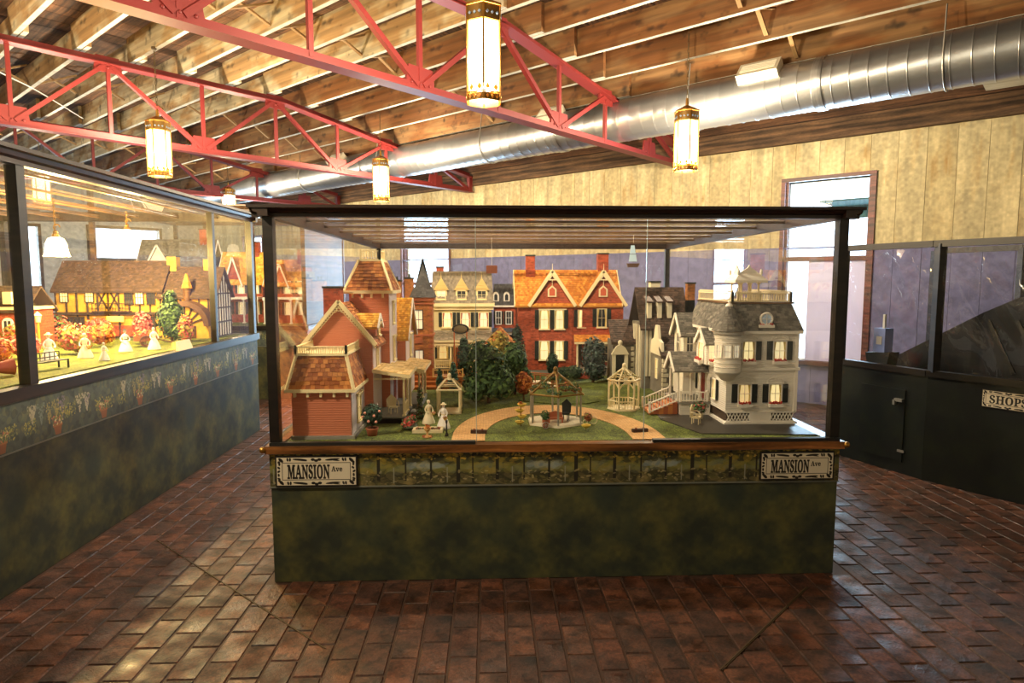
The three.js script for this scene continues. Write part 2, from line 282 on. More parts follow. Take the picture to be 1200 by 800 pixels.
// ---- ceiling: joists on the trusses, roof boards on the joists
const TRUSS_U = [4.41, 8.6, 12.8, 17.0];
{
  const c = struct('ceiling', 'open timber ceiling of joists under rough roof boards'); c.rotation.y = TURN;
  const cuts = [NEAR_U, 0.2, ...TRUSS_U, FAR_U], jh = 0.29;
  const vs = []; for (let v = -4.35; v < 8.6; v += 0.575) vs.push(v);
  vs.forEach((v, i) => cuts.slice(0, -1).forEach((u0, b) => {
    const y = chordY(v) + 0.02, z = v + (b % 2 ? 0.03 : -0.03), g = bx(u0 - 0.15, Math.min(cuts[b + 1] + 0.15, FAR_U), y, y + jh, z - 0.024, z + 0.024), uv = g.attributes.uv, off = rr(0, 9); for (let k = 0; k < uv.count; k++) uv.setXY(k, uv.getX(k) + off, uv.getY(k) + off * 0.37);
    const jo = part(c, 'joist', g, v > 5.3 || (v > 3.6 && b < 2) ? M.joistWood : M.joist); part(jo, 'pale_edge', bx(u0 - 0.15, Math.min(cuts[b + 1] + 0.15, FAR_U), y - 0.004, y, z - 0.024, z + 0.024), M.paleEdge);  // thin pale strip along the underside of each joist
    if (b && v > -2 && i < vs.length - 1) { // cross bridging half way along the bay
      const um = (u0 + cuts[b + 1]) / 2 + rr(-0.1, 0.1), y2 = chordY(vs[i + 1]) + 0.02;
      part(c, 'bridging', bar(v3(um, y + 0.03, z + 0.024), v3(um, y2 + jh - 0.03, vs[i + 1] - 0.03), 0.04, 0.02), M.joist);
      part(c, 'bridging', bar(v3(um + 0.06, y + jh - 0.03, z + 0.024), v3(um + 0.06, y2 + 0.03, vs[i + 1] - 0.03), 0.04, 0.02), M.joist);
    }
  }));
  const pw = 0.26;
  for (let i = 0; NEAR_U + i * pw < FAR_U; i++) {
    const a = NEAR_U + i * pw + 0.004, b = NEAR_U + (i + 1) * pw - 0.004, ys = 4.16 + 0.02 + jh, ye = chordY(WALL_V + 0.2) + 0.02 + jh, m = pick([M.deck, M.deckB, M.deck]);
    part(c, 'roof_board', bx(a, b, ys, ys + 0.025, LEFT_V - 0.2, 5), m);
    part(c, 'roof_board', bar(v3((a + b) / 2, ys + 0.0125, 5), v3((a + b) / 2, ye + 0.0125, WALL_V + 0.2), b - a, 0.025), m);
  }
  part(c, 'roof_felt', [bx(NEAR_U - 0.2, FAR_U + 0.2, 4.5, 4.62, LEFT_V - 0.2, 5), bar(v3((NEAR_U + FAR_U) / 2, 4.56, 4.98), v3((NEAR_U + FAR_U) / 2, 4.56 - 0.158 * (WALL_V + 0.22 - 5), WALL_V + 0.2), FAR_U - NEAR_U + 0.4, 0.12)], M.black);
  // wiring run along the joists
  part(c, 'cable', [tube([[3.5, 4.12, -1], [4.6, 4.05, 0.2], [5.6, 4.13, 1.1], [6.8, 4.1, 2.4]], 0.008, 30), tube([[9, 4.12, 1.2], [9.6, 4.0, 2.0], [10.6, 4.1, 2.6], [11.6, 4.05, 3.4]], 0.008, 30)], M.white);
}

// ---- steel trusses
{
  const nodesB = [-4.2, -2.17, -0.16, 1.86, 3.87, 5.88, 7.88], nodesT = [-3.2, -1.17, 0.85, 2.8, 4.88, 6.8];
  const labels = ['red steel roof truss passing right over the glass case signed MANSION', 'second red steel roof truss, passing behind the hanging lantern left of the MANSION case', 'third red steel roof truss, beyond the half-timbered inn', 'red steel roof truss nearest the pale far wall'];
  TRUSS_U.forEach((u, k) => {
    const t = thing('roof_truss', labels[k], 'truss', B(u, 0, 0).toArray(), TURN, 'red roof trusses');
    const P = (v, y, du = 0) => v3(du, y, v), yb = 3.22;
    const L = (p, q, s = 0.075, th = 0.011) => [bar(p.clone().add(v3(s / 2, 0, 0)), q.clone().add(v3(s / 2, 0, 0)), s, th), bar(p.clone().add(v3(0.008, s / 2, 0)), q.clone().add(v3(0.008, s / 2, 0)), th, s), bar(p.clone().add(v3(-s / 2, 0, 0)), q.clone().add(v3(-s / 2, 0, 0)), s, th), bar(p.clone().add(v3(-0.008, s / 2, 0)), q.clone().add(v3(-0.008, s / 2, 0)), th, s)];
    part(t, 'bottom_chord', L(P(LEFT_V, yb), P(WALL_V - 0.1, yb)), M.redsteel);
    const flip = (p, q) => L(p, q).map(g => g);
    part(t, 'top_chord', [...flip(P(LEFT_V, 4.07), P(5, 4.07)), ...flip(P(5, 4.07), P(WALL_V - 0.15, chordY(WALL_V - 0.15) - 0.09))], M.redsteel);
    const web = (p, q, s = 0.045) => part(t, 'web', [bar(p, q, s, s * 0.9)], M.redsteel);
    const top = (v) => chordY(v) - 0.06;
    nodesT.forEach((v, i) => {
      if (nodesB[i] !== undefined) web(P(nodesB[i] + 0.03, yb + 0.06), P(v - 0.03, top(v) - 0.04), 0.05);
      if (i < 5) web(P(v + 0.03, top(v) - 0.04), P(nodesB[i + 1] - 0.03, yb + 0.06), 0.05);
      web(P(v, yb + 0.03), P(v, top(v)), 0.04);
    });
    nodesB.forEach((v, i) => { if (i) web(P(v, yb + 0.03), P(v, top(v)), i === 6 ? 0.05 : 0.04); });
    web(P(7.92, top(7.92) - 0.02), P(8.7, yb + 0.05), 0.05);
    web(P(WALL_V - 0.14, yb), P(WALL_V - 0.14, top(WALL_V - 0.14)), 0.08);
    const plate = (v, y, w, h) => { const g = part(t, 'gusset_plate', [ext([[-w / 2, -h / 2], [w / 2, -h / 2], [w / 2 * 0.8, h / 2], [-w / 2 * 0.8, h / 2]], -0.014, 0.014)], M.redsteel); g.rotation.y = Math.PI / 2; g.position.set(0, y, v); stuff(g, 'bolt', [-1, 0, 1].flatMap(i => [ball(0.014, i * w * 0.3, -h * 0.2, 0.016, 1, 1, 0.7, 6), ball(0.014, i * w * 0.3, -h * 0.2, -0.016, 1, 1, 0.7, 6)]), M.redsteel); };
    nodesB.slice(1).forEach(v => plate(v, yb + 0.11, 0.34, 0.2)); nodesT.forEach(v => plate(v, top(v) - 0.03, 0.3, 0.18));
  });
}

// ---- spiral duct with its registers and straps
{
  const d = thing('air_duct', 'round galvanised spiral duct running along the panelled wall', 'duct', [0, 0, 0], TURN);
  const r = 0.25, v = 7.15, y = 3.565, prof = []; for (let u = NEAR_U + 0.2; u < 18.6; u += 0.16) { prof.push([r, u], [r, u + 0.146], [r + 0.004, u + 0.149], [r + 0.004, u + 0.156]); }
  const g = lathe(prof, 40).rotateZ(-Math.PI / 2).translate(0, y, v); g.computeVertexNormals();
  part(d, 'duct_pipe', g, M.galv);
  part(d, 'end_cap', [new THREE.CircleGeometry(r, 30).rotateY(Math.PI / 2).translate(18.6, y, v), new THREE.CircleGeometry(r, 30).rotateY(-Math.PI / 2).translate(NEAR_U + 0.2, y, v)], M.galv);
  for (const u of [2.05, 5.3, 9.5, 13.2]) part(d, 'collar', lathe([[r + 0.004, u - 0.05], [r + 0.012, u - 0.045], [r + 0.012, u + 0.045], [r + 0.004, u + 0.05]], 40).rotateZ(-Math.PI / 2).translate(0, y, v), M.galv);
  const a = -0.55;
  for (const [u, w] of [[2.62, 0.42], [5.35, 0.36], [10.2, 0.36]]) {
    const reg = new THREE.Group(); reg.name = 'register'; reg.position.set(u, y, v); reg.rotation.x = 0.75; d.add(reg);
    part(reg, 'register_box', [bx(-w / 2, w / 2, -0.1, 0.1, -r - 0.085, -r + 0.03)], M.vent);
    part(reg, 'louvre', [-2, -1, 0, 1, 2].map(i => bx(-w / 2 + 0.03, w / 2 - 0.03, i * 0.026 - 0.004, i * 0.026 + 0.004, -r - 0.093, -r - 0.084)), M.white);
  }
  for (const u of [1.0, 3.4, 6.6, 9.0, 11.4]) part(d, 'hanging_strap', [rod(v3(u, y, v - r - 0.004), v3(u, 4.0, v - r + 0.06), 0.007), tube(Array.from({ length: 14 }, (_, i) => { const t = -Math.PI + i / 13 * Math.PI; return [u, y + (r + 0.008) * Math.sin(t), v + (r + 0.008) * Math.cos(t)]; }), 0.007, 28)], M.steel);
  part(d, 'take_off', [bx(0.28, 0.75, y - 0.2, y - 0.03, v + 0.1, v + 0.5)], M.galv);
}

// ---- hanging lanterns
function makeLantern(name, label, pos, group) {
  const o = thing(name, label, 'lantern', pos, 0, group); // origin at the underside of the lantern
  const r = 0.118, n = 6, H = 0.55, ring = (rad, y0, y1, m, nm = 'band') => part(o, nm, new THREE.CylinderGeometry(rad, rad, y1 - y0, n, 1, true).translate(0, (y0 + y1) / 2, 0), m);
  const shade = part(o, 'lantern_shade', new THREE.CylinderGeometry(r, r, 0.4, n, 1, true).translate(0, 0.30, 0), M.shade, 'glowing cream glass panels');
  part(o, 'bottom_diffuser', new THREE.CylinderGeometry(r * 0.92, r * 0.92, 0.006, n).translate(0, 0.03, 0), M.shade);
  for (let i = 0; i < n; i++) { const a = (i) / n * Math.PI * 2, x = Math.sin(a) * (r + 0.004), z = Math.cos(a) * (r + 0.004); part(o, 'corner_bar', bx(-0.006, 0.006, 0.0, 0.6, -0.006, 0.006).rotateY(a).translate(x, 0, z), M.brass); }
  ring(r + 0.008, 0.0, 0.045, M.brassdark, 'bottom_band'); ring(r + 0.012, 0.045, 0.055, M.brass, 'bottom_band');
  ring(r + 0.008, 0.505, 0.6, M.brassdark, 'top_band'); ring(r + 0.014, 0.6, 0.615, M.brass, 'top_band');
  const gem = (y, c, nmx) => stuff(o, nmx, Array.from({ length: 18 }, (_, k) => { const i = Math.floor(k / 3), s = (k % 3 - 1) * 0.036, a = (i + 0.5) / n * Math.PI * 2; return new THREE.BoxGeometry(0.016, 0.016, 0.006).rotateZ(Math.PI / 4).translate(s, y, r * Math.cos(Math.PI / n) + 0.012).rotateY(a); }), c);
  gem(0.545, st({ color: 0x9fb7d8, roughness: 0.4 }), 'diamond_inlay'); gem(0.022, st({ color: 0xe8952e, roughness: 0.4 }), 'diamond_inlay');
  stuff(o, 'tulip_ornament', Array.from({ length: 12 }, (_, k) => { const i = Math.floor(k / 2), s = (k % 2 - 0.5) * 0.06, a = (i + 0.5) / n * Math.PI * 2; return [new THREE.BoxGeometry(0.03, 0.022, 0.004).translate(s, 0.082, r * Math.cos(Math.PI / n) + 0.004).rotateY(a), new THREE.BoxGeometry(0.014, 0.04, 0.004).translate(s, 0.082, r * Math.cos(Math.PI / n) + 0.004).rotateY(a)]; }), st({ color: 0xd9861c, emissive: new THREE.Color().setRGB(0.8, 0.35, 0.04), emissiveIntensity: 0.8 }));
  part(o, 'cap', [new THREE.CylinderGeometry(0.03, r + 0.01, 0.05, n).translate(0, 0.64, 0), cyl(0.018, 0.014, 0.66, 0.74)], M.brass);
  const top = chordY(0) + 0.02 - pos[1], links = []; for (let y = 0.74; y < top; y += 0.045) links.push(new THREE.TorusGeometry(0.014, 0.0035, 5, 10).scale(0.75, 1.7, 1).rotateY((links.length & 1) * Math.PI / 2).translate(0, y + 0.022, 0));
  stuff(o, 'chain', links, M.chain); part(o, 'ceiling_hook', cyl(0.03, 0.03, top - 0.01, top + 0.01), M.chain);
  const L = new THREE.PointLight(LANTERN_COL, LANTERN_CD, 0, 2); L.position.set(0, 0.3, 0); L.castShadow = true; L.shadow.radius = 4; o.add(L);
  return o;
}
for (const [u, v, y, label] of [
  [3.052, 3.237, 2.77, 'glowing panelled lantern hanging over the middle of the MANSION case'],
  [3.16, 6.42, 2.73, 'glowing panelled lantern hanging in front of the round duct'],
  [7.952, 3.068, 2.77, 'glowing panelled lantern hanging above the half-timbered inn'],
  [7.935, 6.175, 2.77, 'glowing panelled lantern hanging above the brick tower house'],
  [3.05, -0.1, 2.77, 'glowing panelled lantern over the near end of the inn case'],
  [7.95, -0.1, 2.77, 'glowing panelled lantern over the far corner of the inn case'],
  [12.8, 3.1, 2.77, 'glowing panelled lantern in front of the far wall windows'],
  [12.8, 6.2, 2.77, 'glowing panelled lantern over the far display case'],
]) makeLantern('hanging_lantern', label, B(u, v, y).toArray(), 'hanging lanterns');

// ================================================================ DISPLAY CASES
const tGarden = canvasTex(2048, 256, (c, w, h) => {
  const r = rng(11); c.fillStyle = '#3d3a22'; c.fillRect(0, 0, w, h);
  const blob = (x, y, s, col, a) => { c.globalAlpha = a; c.fillStyle = col; for (const dx of [-w, 0, w]) { c.beginPath(); c.ellipse(x + dx, y, s * (1 + r()), s * (0.5 + r() * 0.5), r() * 3, 0, 7); c.fill(); } };
  const P = 512;
  for (let k = 0; k < w / P; k++) { const q = rng(3), X = k * P;
    for (let i = 0; i < 90; i++) blob(X + q() * P, 90 + q() * 60, 14 + q() * 18, ['#8a8440', '#a08a3a', '#6d7434', '#767c68'][i % 4], 0.35);
    for (let i = 0; i < 26; i++) blob(X + 170 + q() * 150, 96 + q() * 26, 10 + q() * 14, ['#8f9a94', '#6f7f86', '#a2a08a'][i % 3], 0.45);
    for (let i = 0; i < 120; i++) blob(X + q() * P, q() * 70, 10 + q() * 16, ['#1f2014', '#2b2c18', '#52501f', '#7a6c22', '#9a8126'][i % 5], 0.5);
    for (let i = 0; i < 120; i++) blob(X + q() * P, 185 + q() * 66, 10 + q() * 16, ['#35361f', '#58562f', '#6e6440', '#8a7a4a', '#262616'][i % 5], 0.5);
    c.globalAlpha = 0.9; for (const [tx, tw] of [[30, 14], [150, 7], [258, 9], [372, 16], [440, 6]]) { c.fillStyle = '#1a1710'; c.fillRect(X + tx, 0, tw, 215 + q() * 30); }
    c.fillStyle = '#8d8c7c'; for (const tx of [100, 330]) c.fillRect(X + tx, 120, 5, 120);
    for (let i = 0; i < 90; i++) blob(X + q() * P, q() * 60, 3 + q() * 5, ['#c39a2c', '#a98d3c', '#d0b050'][i % 3], 0.7);
    for (let i = 0; i < 60; i++) blob(X + q() * P, 150 + q() * 90, 3 + q() * 6, ['#9a8f6a', '#b0a070', '#77703c'][i % 3], 0.7);
  }
  c.globalAlpha = 1;
});
const tVine = canvasTex(2048, 256, (c, w, h) => {
  c.fillStyle = '#46504a'; c.fillRect(0, 0, w, h);
  const P = 1024;
  for (let k = 0; k < w / P; k++) { const q = rng(9), X = k * P;
    const blob = (x, y, s, col, a) => { c.globalAlpha = a; c.fillStyle = col; for (const dx of [-w, 0, w]) { c.beginPath(); c.ellipse(X + x + dx, y, s, s * 0.7, q() * 3, 0, 7); c.fill(); } };
    for (let i = 0; i < 260; i++) blob(q() * P, q() * h, 10 + q() * 22, ['#3b463f', '#55604f', '#6b6a45', '#2f3833'][i % 4], 0.45);
    for (let b = 0; b < 9; b++) { const bxx = q() * P, by = 20 + q() * 40, L = 60 + q() * 90, col = ['#95917c', '#766b7a', '#8c824e', '#a29c84', '#69756f'][b % 5]; for (let i = 0; i < 70; i++) { const t = q(); blob(bxx + (q() - 0.5) * 90 * (1 - t), by + t * L, 3 + q() * 6, col, 0.75); } }
    for (let b = 0; b < 5; b++) { const bxx = q() * P, by = 110 + q() * 60; for (let i = 0; i < 60; i++) blob(bxx + (q() - 0.5) * 110, by + (q() - 0.5) * 80, 3 + q() * 6, ['#8f8b3f', '#7c8452', '#b5a34e'][i % 3], 0.7); }
    for (const px of [240, 760]) { c.globalAlpha = 1; c.fillStyle = '#8a5a36'; c.beginPath(); c.moveTo(X + px - 42, 196); c.lineTo(X + px + 42, 196); c.lineTo(X + px + 26, 250); c.lineTo(X + px - 26, 250); c.fill(); c.fillStyle = '#9a683e'; c.fillRect(X + px - 48, 186, 96, 16); for (let i = 0; i < 60; i++) blob(px + (q() - 0.5) * 110, 165 + (q() - 0.5) * 50, 4 + q() * 6, ['#6f7d4a', '#b06a52', '#c9b98e', '#55603c'][i % 4], 0.9); }
  }
  c.globalAlpha = 1;
});
const printMat = (t, len, hgt, rough = 0.6) => { const k = t.clone(); k.repeat.set(1 / len, 1 / hgt); k.wrapT = THREE.RepeatWrapping; k.needsUpdate = true; return st({ map: k, roughness: rough }); };
M.garden = printMat(tGarden, 2.5, 0.18); M.vine = printMat(tVine, 1.75, 0.25);
function frameRing(x0, x1, z0, z1, y0, y1, t, out = 0) { // four bars round a rectangle: front, back, left, right
  x0 -= out; x1 += out; z0 += out; z1 -= out; // z0 front (larger), z1 back
  return [bx(x0, x1, y0, y1, z0 - t, z0), bx(x0, x1, y0, y1, z1, z1 + t), bx(x0, x0 + t, y0, y1, z1 + t, z0 - t), bx(x1 - t, x1, y0, y1, z1 + t, z0 - t)];
}
function corniceBar(axis, a, b, at, y0, y1, out, mat, parent) { // moulded bar; axis 'x' or 'z'; at is the face, out the sign and size of its overhang
  const s = Math.sign(out), o = Math.abs(out), h = y1 - y0, pr = [[-0.045, 0], [0.006, 0], [0.006, h * 0.3], [o * 0.45, h * 0.42], [o * 0.6, h * 0.68], [o, h * 0.74], [o, h], [-0.045, h]];
  const g = ext(pr, 0, b - a); // profile x outwards, y up, z along
  if (axis === 'x') { g.rotateY(-Math.PI / 2); if (s < 0) g.scale(1, 1, -1); g.translate(b, y0, at); } else { if (s < 0) g.scale(-1, 1, 1); g.translate(at, y0, a); }
  if (s < 0) { const ix = g.attributes; for (const k of ['position', 'normal', 'uv']) { const A = ix[k], n = A.itemSize, arr = A.array; for (let i = 0; i < A.count; i += 3) for (let c = 0; c < n; c++) { const t = arr[(i + 1) * n + c]; arr[(i + 1) * n + c] = arr[(i + 2) * n + c]; arr[(i + 2) * n + c] = t; } } }
  return part(parent, 'cornice', g, mat);
}
function displayCase(o) {
  const { x0, x1, z0, z1, ledge, ledgeH, top, topH, border, borderH } = o, C = thing('display_case', o.label, 'display case', [0, 0, 0]);
  part(C, 'base_panel', bx(x0, x1, 0, ledge, z0 - 0.02, z0), M.mottle); part(C, 'base_panel', bx(x0, x1, 0, ledge, z1, z1 + 0.02), M.mottle);
  part(C, 'base_panel', bx(x0, x0 + 0.02, 0, ledge, z1 + 0.02, z0 - 0.02), M.mottle); part(C, 'base_panel', bx(x1 - 0.02, x1, 0, ledge, z1 + 0.02, z0 - 0.02), M.mottle);
  const b0 = border, b1 = border + borderH, e = 0.004, sh2 = (g) => { const uv = g.attributes.uv; for (let i = 0; i < uv.count; i++) uv.setY(i, uv.getY(i) - b0); return g; };
  part(C, 'border_strip', sh2(bx(x0 - e, x1 + e, b0, b1, z0, z0 + e)), o.print, 'printed garden border'); part(C, 'border_strip', sh2(bx(x1, x1 + e, b0, b1, z1, z0)), o.print); part(C, 'border_strip', sh2(bx(x0 - e, x0, b0, b1, z1, z0)), o.print);
  part(C, 'border_trim', frameRing(x0, x1, z0, z1, b0 - 0.008, b0, 0.012, 0.007), st({ color: 0x6d7066, roughness: 0.5 })); part(C, 'border_trim', frameRing(x0, x1, z0, z1, b1, b1 + 0.006, 0.012, 0.007), st({ color: 0x6d7066, roughness: 0.5 }));
  part(C, 'ledge', frameRing(x0, x1, z0, z1, ledge, ledge + ledgeH, 0.07, 0.022), o.ledgeMat);
  part(C, 'deck', bx(x0 + 0.02, x1 - 0.02, ledge - 0.02, ledge, z1 + 0.02, z0 - 0.02), M.blackwood);
  const g0 = ledge + ledgeH, p = o.post;
  for (const [x, z] of [[x0 + p / 2, z0 - p / 2], [x1 - p / 2, z0 - p / 2], [x0 + p / 2, z1 + p / 2], [x1 - p / 2, z1 + p / 2]]) part(C, 'post', bx(x - p / 2, x + p / 2, g0, top, z - p / 2, z + p / 2), o.postMat);
  for (const [x, z, w] of o.mids || []) part(C, 'post', bx(x - w / 2, x + w / 2, g0, top, z - w / 2, z + w / 2), o.postMat);
  const sx = [x0 + p, ...(o.seamX || []), x1 - p], sz = [z1 + p, ...(o.seamZ || []), z0 - p];
  for (let i = 0; i < sx.length - 1; i++) { part(C, 'pane', bx(sx[i] + 0.002, sx[i + 1] - 0.002, g0, top, z0 - 0.03, z0 - 0.026), M.glass); part(C, 'pane', bx(sx[i] + 0.002, sx[i + 1] - 0.002, g0, top, z1 + 0.026, z1 + 0.03), M.glass); }
  if (o.addedEnd) part(C, 'added_end_panel', bx(x1 - 0.03, x1 - 0.015, g0, top, z1 + p, z0 - p), o.addedEnd);  // solid end added in place of glass, to stop a bright window reflection
  for (let i = 0; i < sz.length - 1; i++) { part(C, 'pane', bx(x0 + 0.026, x0 + 0.03, g0, top, sz[i] + 0.002, sz[i + 1] - 0.002), M.glass); if (!o.addedEnd) part(C, 'pane', bx(x1 - 0.03, x1 - 0.026, g0, top, sz[i] + 0.002, sz[i + 1] - 0.002), M.glass); }
  for (const x of o.seamX || []) part(C, 'pane_joint', bx(x - 0.0016, x + 0.0016, g0, top, z0 - 0.031, z0 - 0.025), st({ color: 0x9fb0b2, roughness: 0.3 }));
  corniceBar('x', x0 - 0.05, x1 + 0.05, z0, top, top + topH, 0.06, o.topMat, C); corniceBar('x', x0 - 0.05, x1 + 0.05, z1, top, top + topH, -0.06, o.topMat, C);
  corniceBar('z', z1 - 0.05, z0 + 0.05, x1, top, top + topH, 0.06, o.topMat, C); corniceBar('z', z1 - 0.05, z0 + 0.05, x0, top, top + topH, -0.06, o.topMat, C);
  for (const z of o.slatZ || []) part(C, 'roof_slat', bx(x0 + 0.04, x1 - 0.04, top + 0.03, top + 0.044, z - 0.012, z + 0.012), M.slat);
  for (const x of o.slatX || []) part(C, 'roof_slat', bx(x - 0.012, x + 0.012, top + 0.03, top + 0.044, z1 + 0.04, z0 - 0.04), M.slat);
  part(C, 'roof_pane', bx(x0 + 0.04, x1 - 0.04, top + 0.047, top + 0.05, z1 + 0.04, z0 - 0.04), M.glass);
  return C;
}
const CX0 = -1.14, CX1 = 1.885, CZ0 = -3.36, CZ1 = -6.75, GY = 0.742;
{
  const C = displayCase({ label: 'glass display case on a mottled green base signed MANSION', x0: CX0, x1: CX1, z0: CZ0, z1: CZ1, ledge: 0.70, ledgeH: 0.04, top: 1.918, topH: 0.055, border: 0.522, borderH: 0.172, print: M.garden, ledgeMat: M.rail, post: 0.05, postMat: M.blackwood, topMat: M.darkwood, seamX: [-0.065, 0.83], seamZ: [-5.05], slatZ: [-3.62, -4.02, -4.45, -4.9, -5.35, -5.8, -6.25] });
  part(C, 'edge_strip', bx(CX0, -0.07, 0.74, 0.757, CZ0 - 0.02, CZ0 + 0.012), M.black); part(C, 'edge_strip', bx(0.875, CX1, 0.74, 0.757, CZ0 - 0.02, CZ0 + 0.012), M.black);
  part(C, 'rail_knob', ball(0.017, CX0 - 0.032, 0.722, CZ0 + 0.02), M.brass); part(C, 'rail_knob', ball(0.017, CX1 + 0.032, 0.722, CZ0 + 0.02), M.brass);
  const C2 = displayCase({ label: 'tall glass display case holding the yellow half-timbered inn', x0: -5.0, x1: -2.456, z0: -1.2, z1: -6.95, ledge: 0.975, ledgeH: 0.065, top: 2.20, topH: 0.085, border: 0.72, borderH: 0.25, print: M.vine, ledgeMat: M.blackwood, post: 0.06, postMat: M.blackwood, topMat: M.darkwood, mids: [[-2.487, -3.57, 0.062], [-2.487, -5.98, 0.05], [-4.96, -3.57, 0.06]], seamZ: [-5.98, -3.57], slatX: [-2.8, -3.2, -3.6, -4.0, -4.4, -4.75] });
  const C3 = displayCase({ label: 'far glass display case holding red and pale houses', x0: -5.2, x1: -2.42, z0: -8.75, z1: -11.1, ledge: 0.93, ledgeH: 0.06, top: 2.5, topH: 0.08, border: 0.72, borderH: 0.2, print: M.vine, ledgeMat: M.blackwood, post: 0.055, postMat: M.slat, topMat: M.slat, mids: [[-3.12, -8.78, 0.055]], slatZ: [-9.3, -9.9, -10.5], addedEnd: M.slat });
}
// lettered signs
function signTex(w, word, ave) {
  const h = 200;
  return canvasTex(w, h, (c) => {
    c.fillStyle = '#1c1712'; c.fillRect(0, 0, w, h); c.fillStyle = '#d8cdb4'; c.fillRect(8, 8, w - 16, h - 16);
    c.fillStyle = '#17120d'; const r = rng(4);
    const leaf = (x, y, L, W, a) => { c.save(); c.translate(x, y); c.rotate(a); c.beginPath(); c.ellipse(0, 0, L, W, 0, 0, 7); c.fill(); c.restore(); };
    const edge = (y) => { for (const m of [0.3, 0.7]) { leaf(w * m, y, w * 0.09, 7, m < 0.5 ? 0.07 : -0.07); leaf(w * m + w * 0.03, y + 5, w * 0.06, 4, 0.12); } for (const m of [0.46, 0.5, 0.54]) leaf(w * m, y + (m === 0.5 ? 7 : 0), 14, 9, 0); for (const m of [0.15, 0.18, 0.83, 0.86]) leaf(w * m, y, 12, 7, m * 9); };
    edge(22); edge(h - 22);
    for (const X of [24, w - 24]) { for (const y of [52, 76, 100, 124, 148]) leaf(X + (r() - 0.5) * 8, y, 11, 7, y); for (const y of [26, h - 26]) { leaf(X + (X < w / 2 ? 14 : -14), y, 20, 10, 0.7); leaf(X, y + (y < 100 ? 14 : -14), 9, 9, 0); } }
    c.fillStyle = '#17120d'; c.fillRect(44, 42, w - 88, h - 84); c.fillStyle = '#d9ceb6'; c.fillRect(48, 46, w - 96, h - 92);
    c.fillStyle = '#14100c'; c.textBaseline = 'middle'; c.textAlign = 'left';
    const put = (s, x, y, size, width) => { c.save(); c.font = `bold ${size}px serif`; const k = width / c.measureText(s).width; c.translate(x, y); c.scale(k, 1); c.fillText(s, 0, 0); c.lineWidth = 3 / k; c.strokeStyle = '#14100c'; c.strokeText(s, 0, 0); c.restore(); };
    put(word, 80, h / 2 + 4, 124, ave ? (w - 160) * 0.73 : w - 160);
    if (ave) { c.font = 'bold 46px serif'; c.save(); c.translate(w - 80 - (w - 160) * 0.24, 86); c.scale(0.85, 1); c.fillText('Ave', 0, 0); c.lineWidth = 2; c.strokeStyle = '#14100c'; c.strokeText('Ave', 0, 0); c.restore(); }
  });
}
function sign(name, label, word, ave, w, h, pos, turn) {
  const s = thing(name, label, 'sign', pos, turn), k = signTex(560, word, ave);
  part(s, 'sign_board', bx(-w / 2, w / 2, 0, h, 0, 0.01), M.black);
  const g = new THREE.PlaneGeometry(w - 0.004, h - 0.004).translate(0, h / 2, 0.0108); part(s, 'sign_face', g, st({ map: k, roughness: 0.5 }), 'cream face with black scrollwork and lettering');
}
sign('street_sign', 'cream MANSION Ave street sign below the pink mansion', 'MANSION', true, 0.425, 0.165, [-0.9, 0.523, CZ0 + 0.0045], 0);
sign('street_sign', 'cream MANSION Ave street sign below the white mansion', 'MANSION', true, 0.405, 0.155, [1.655, 0.53, CZ0 + 0.0045], 0);

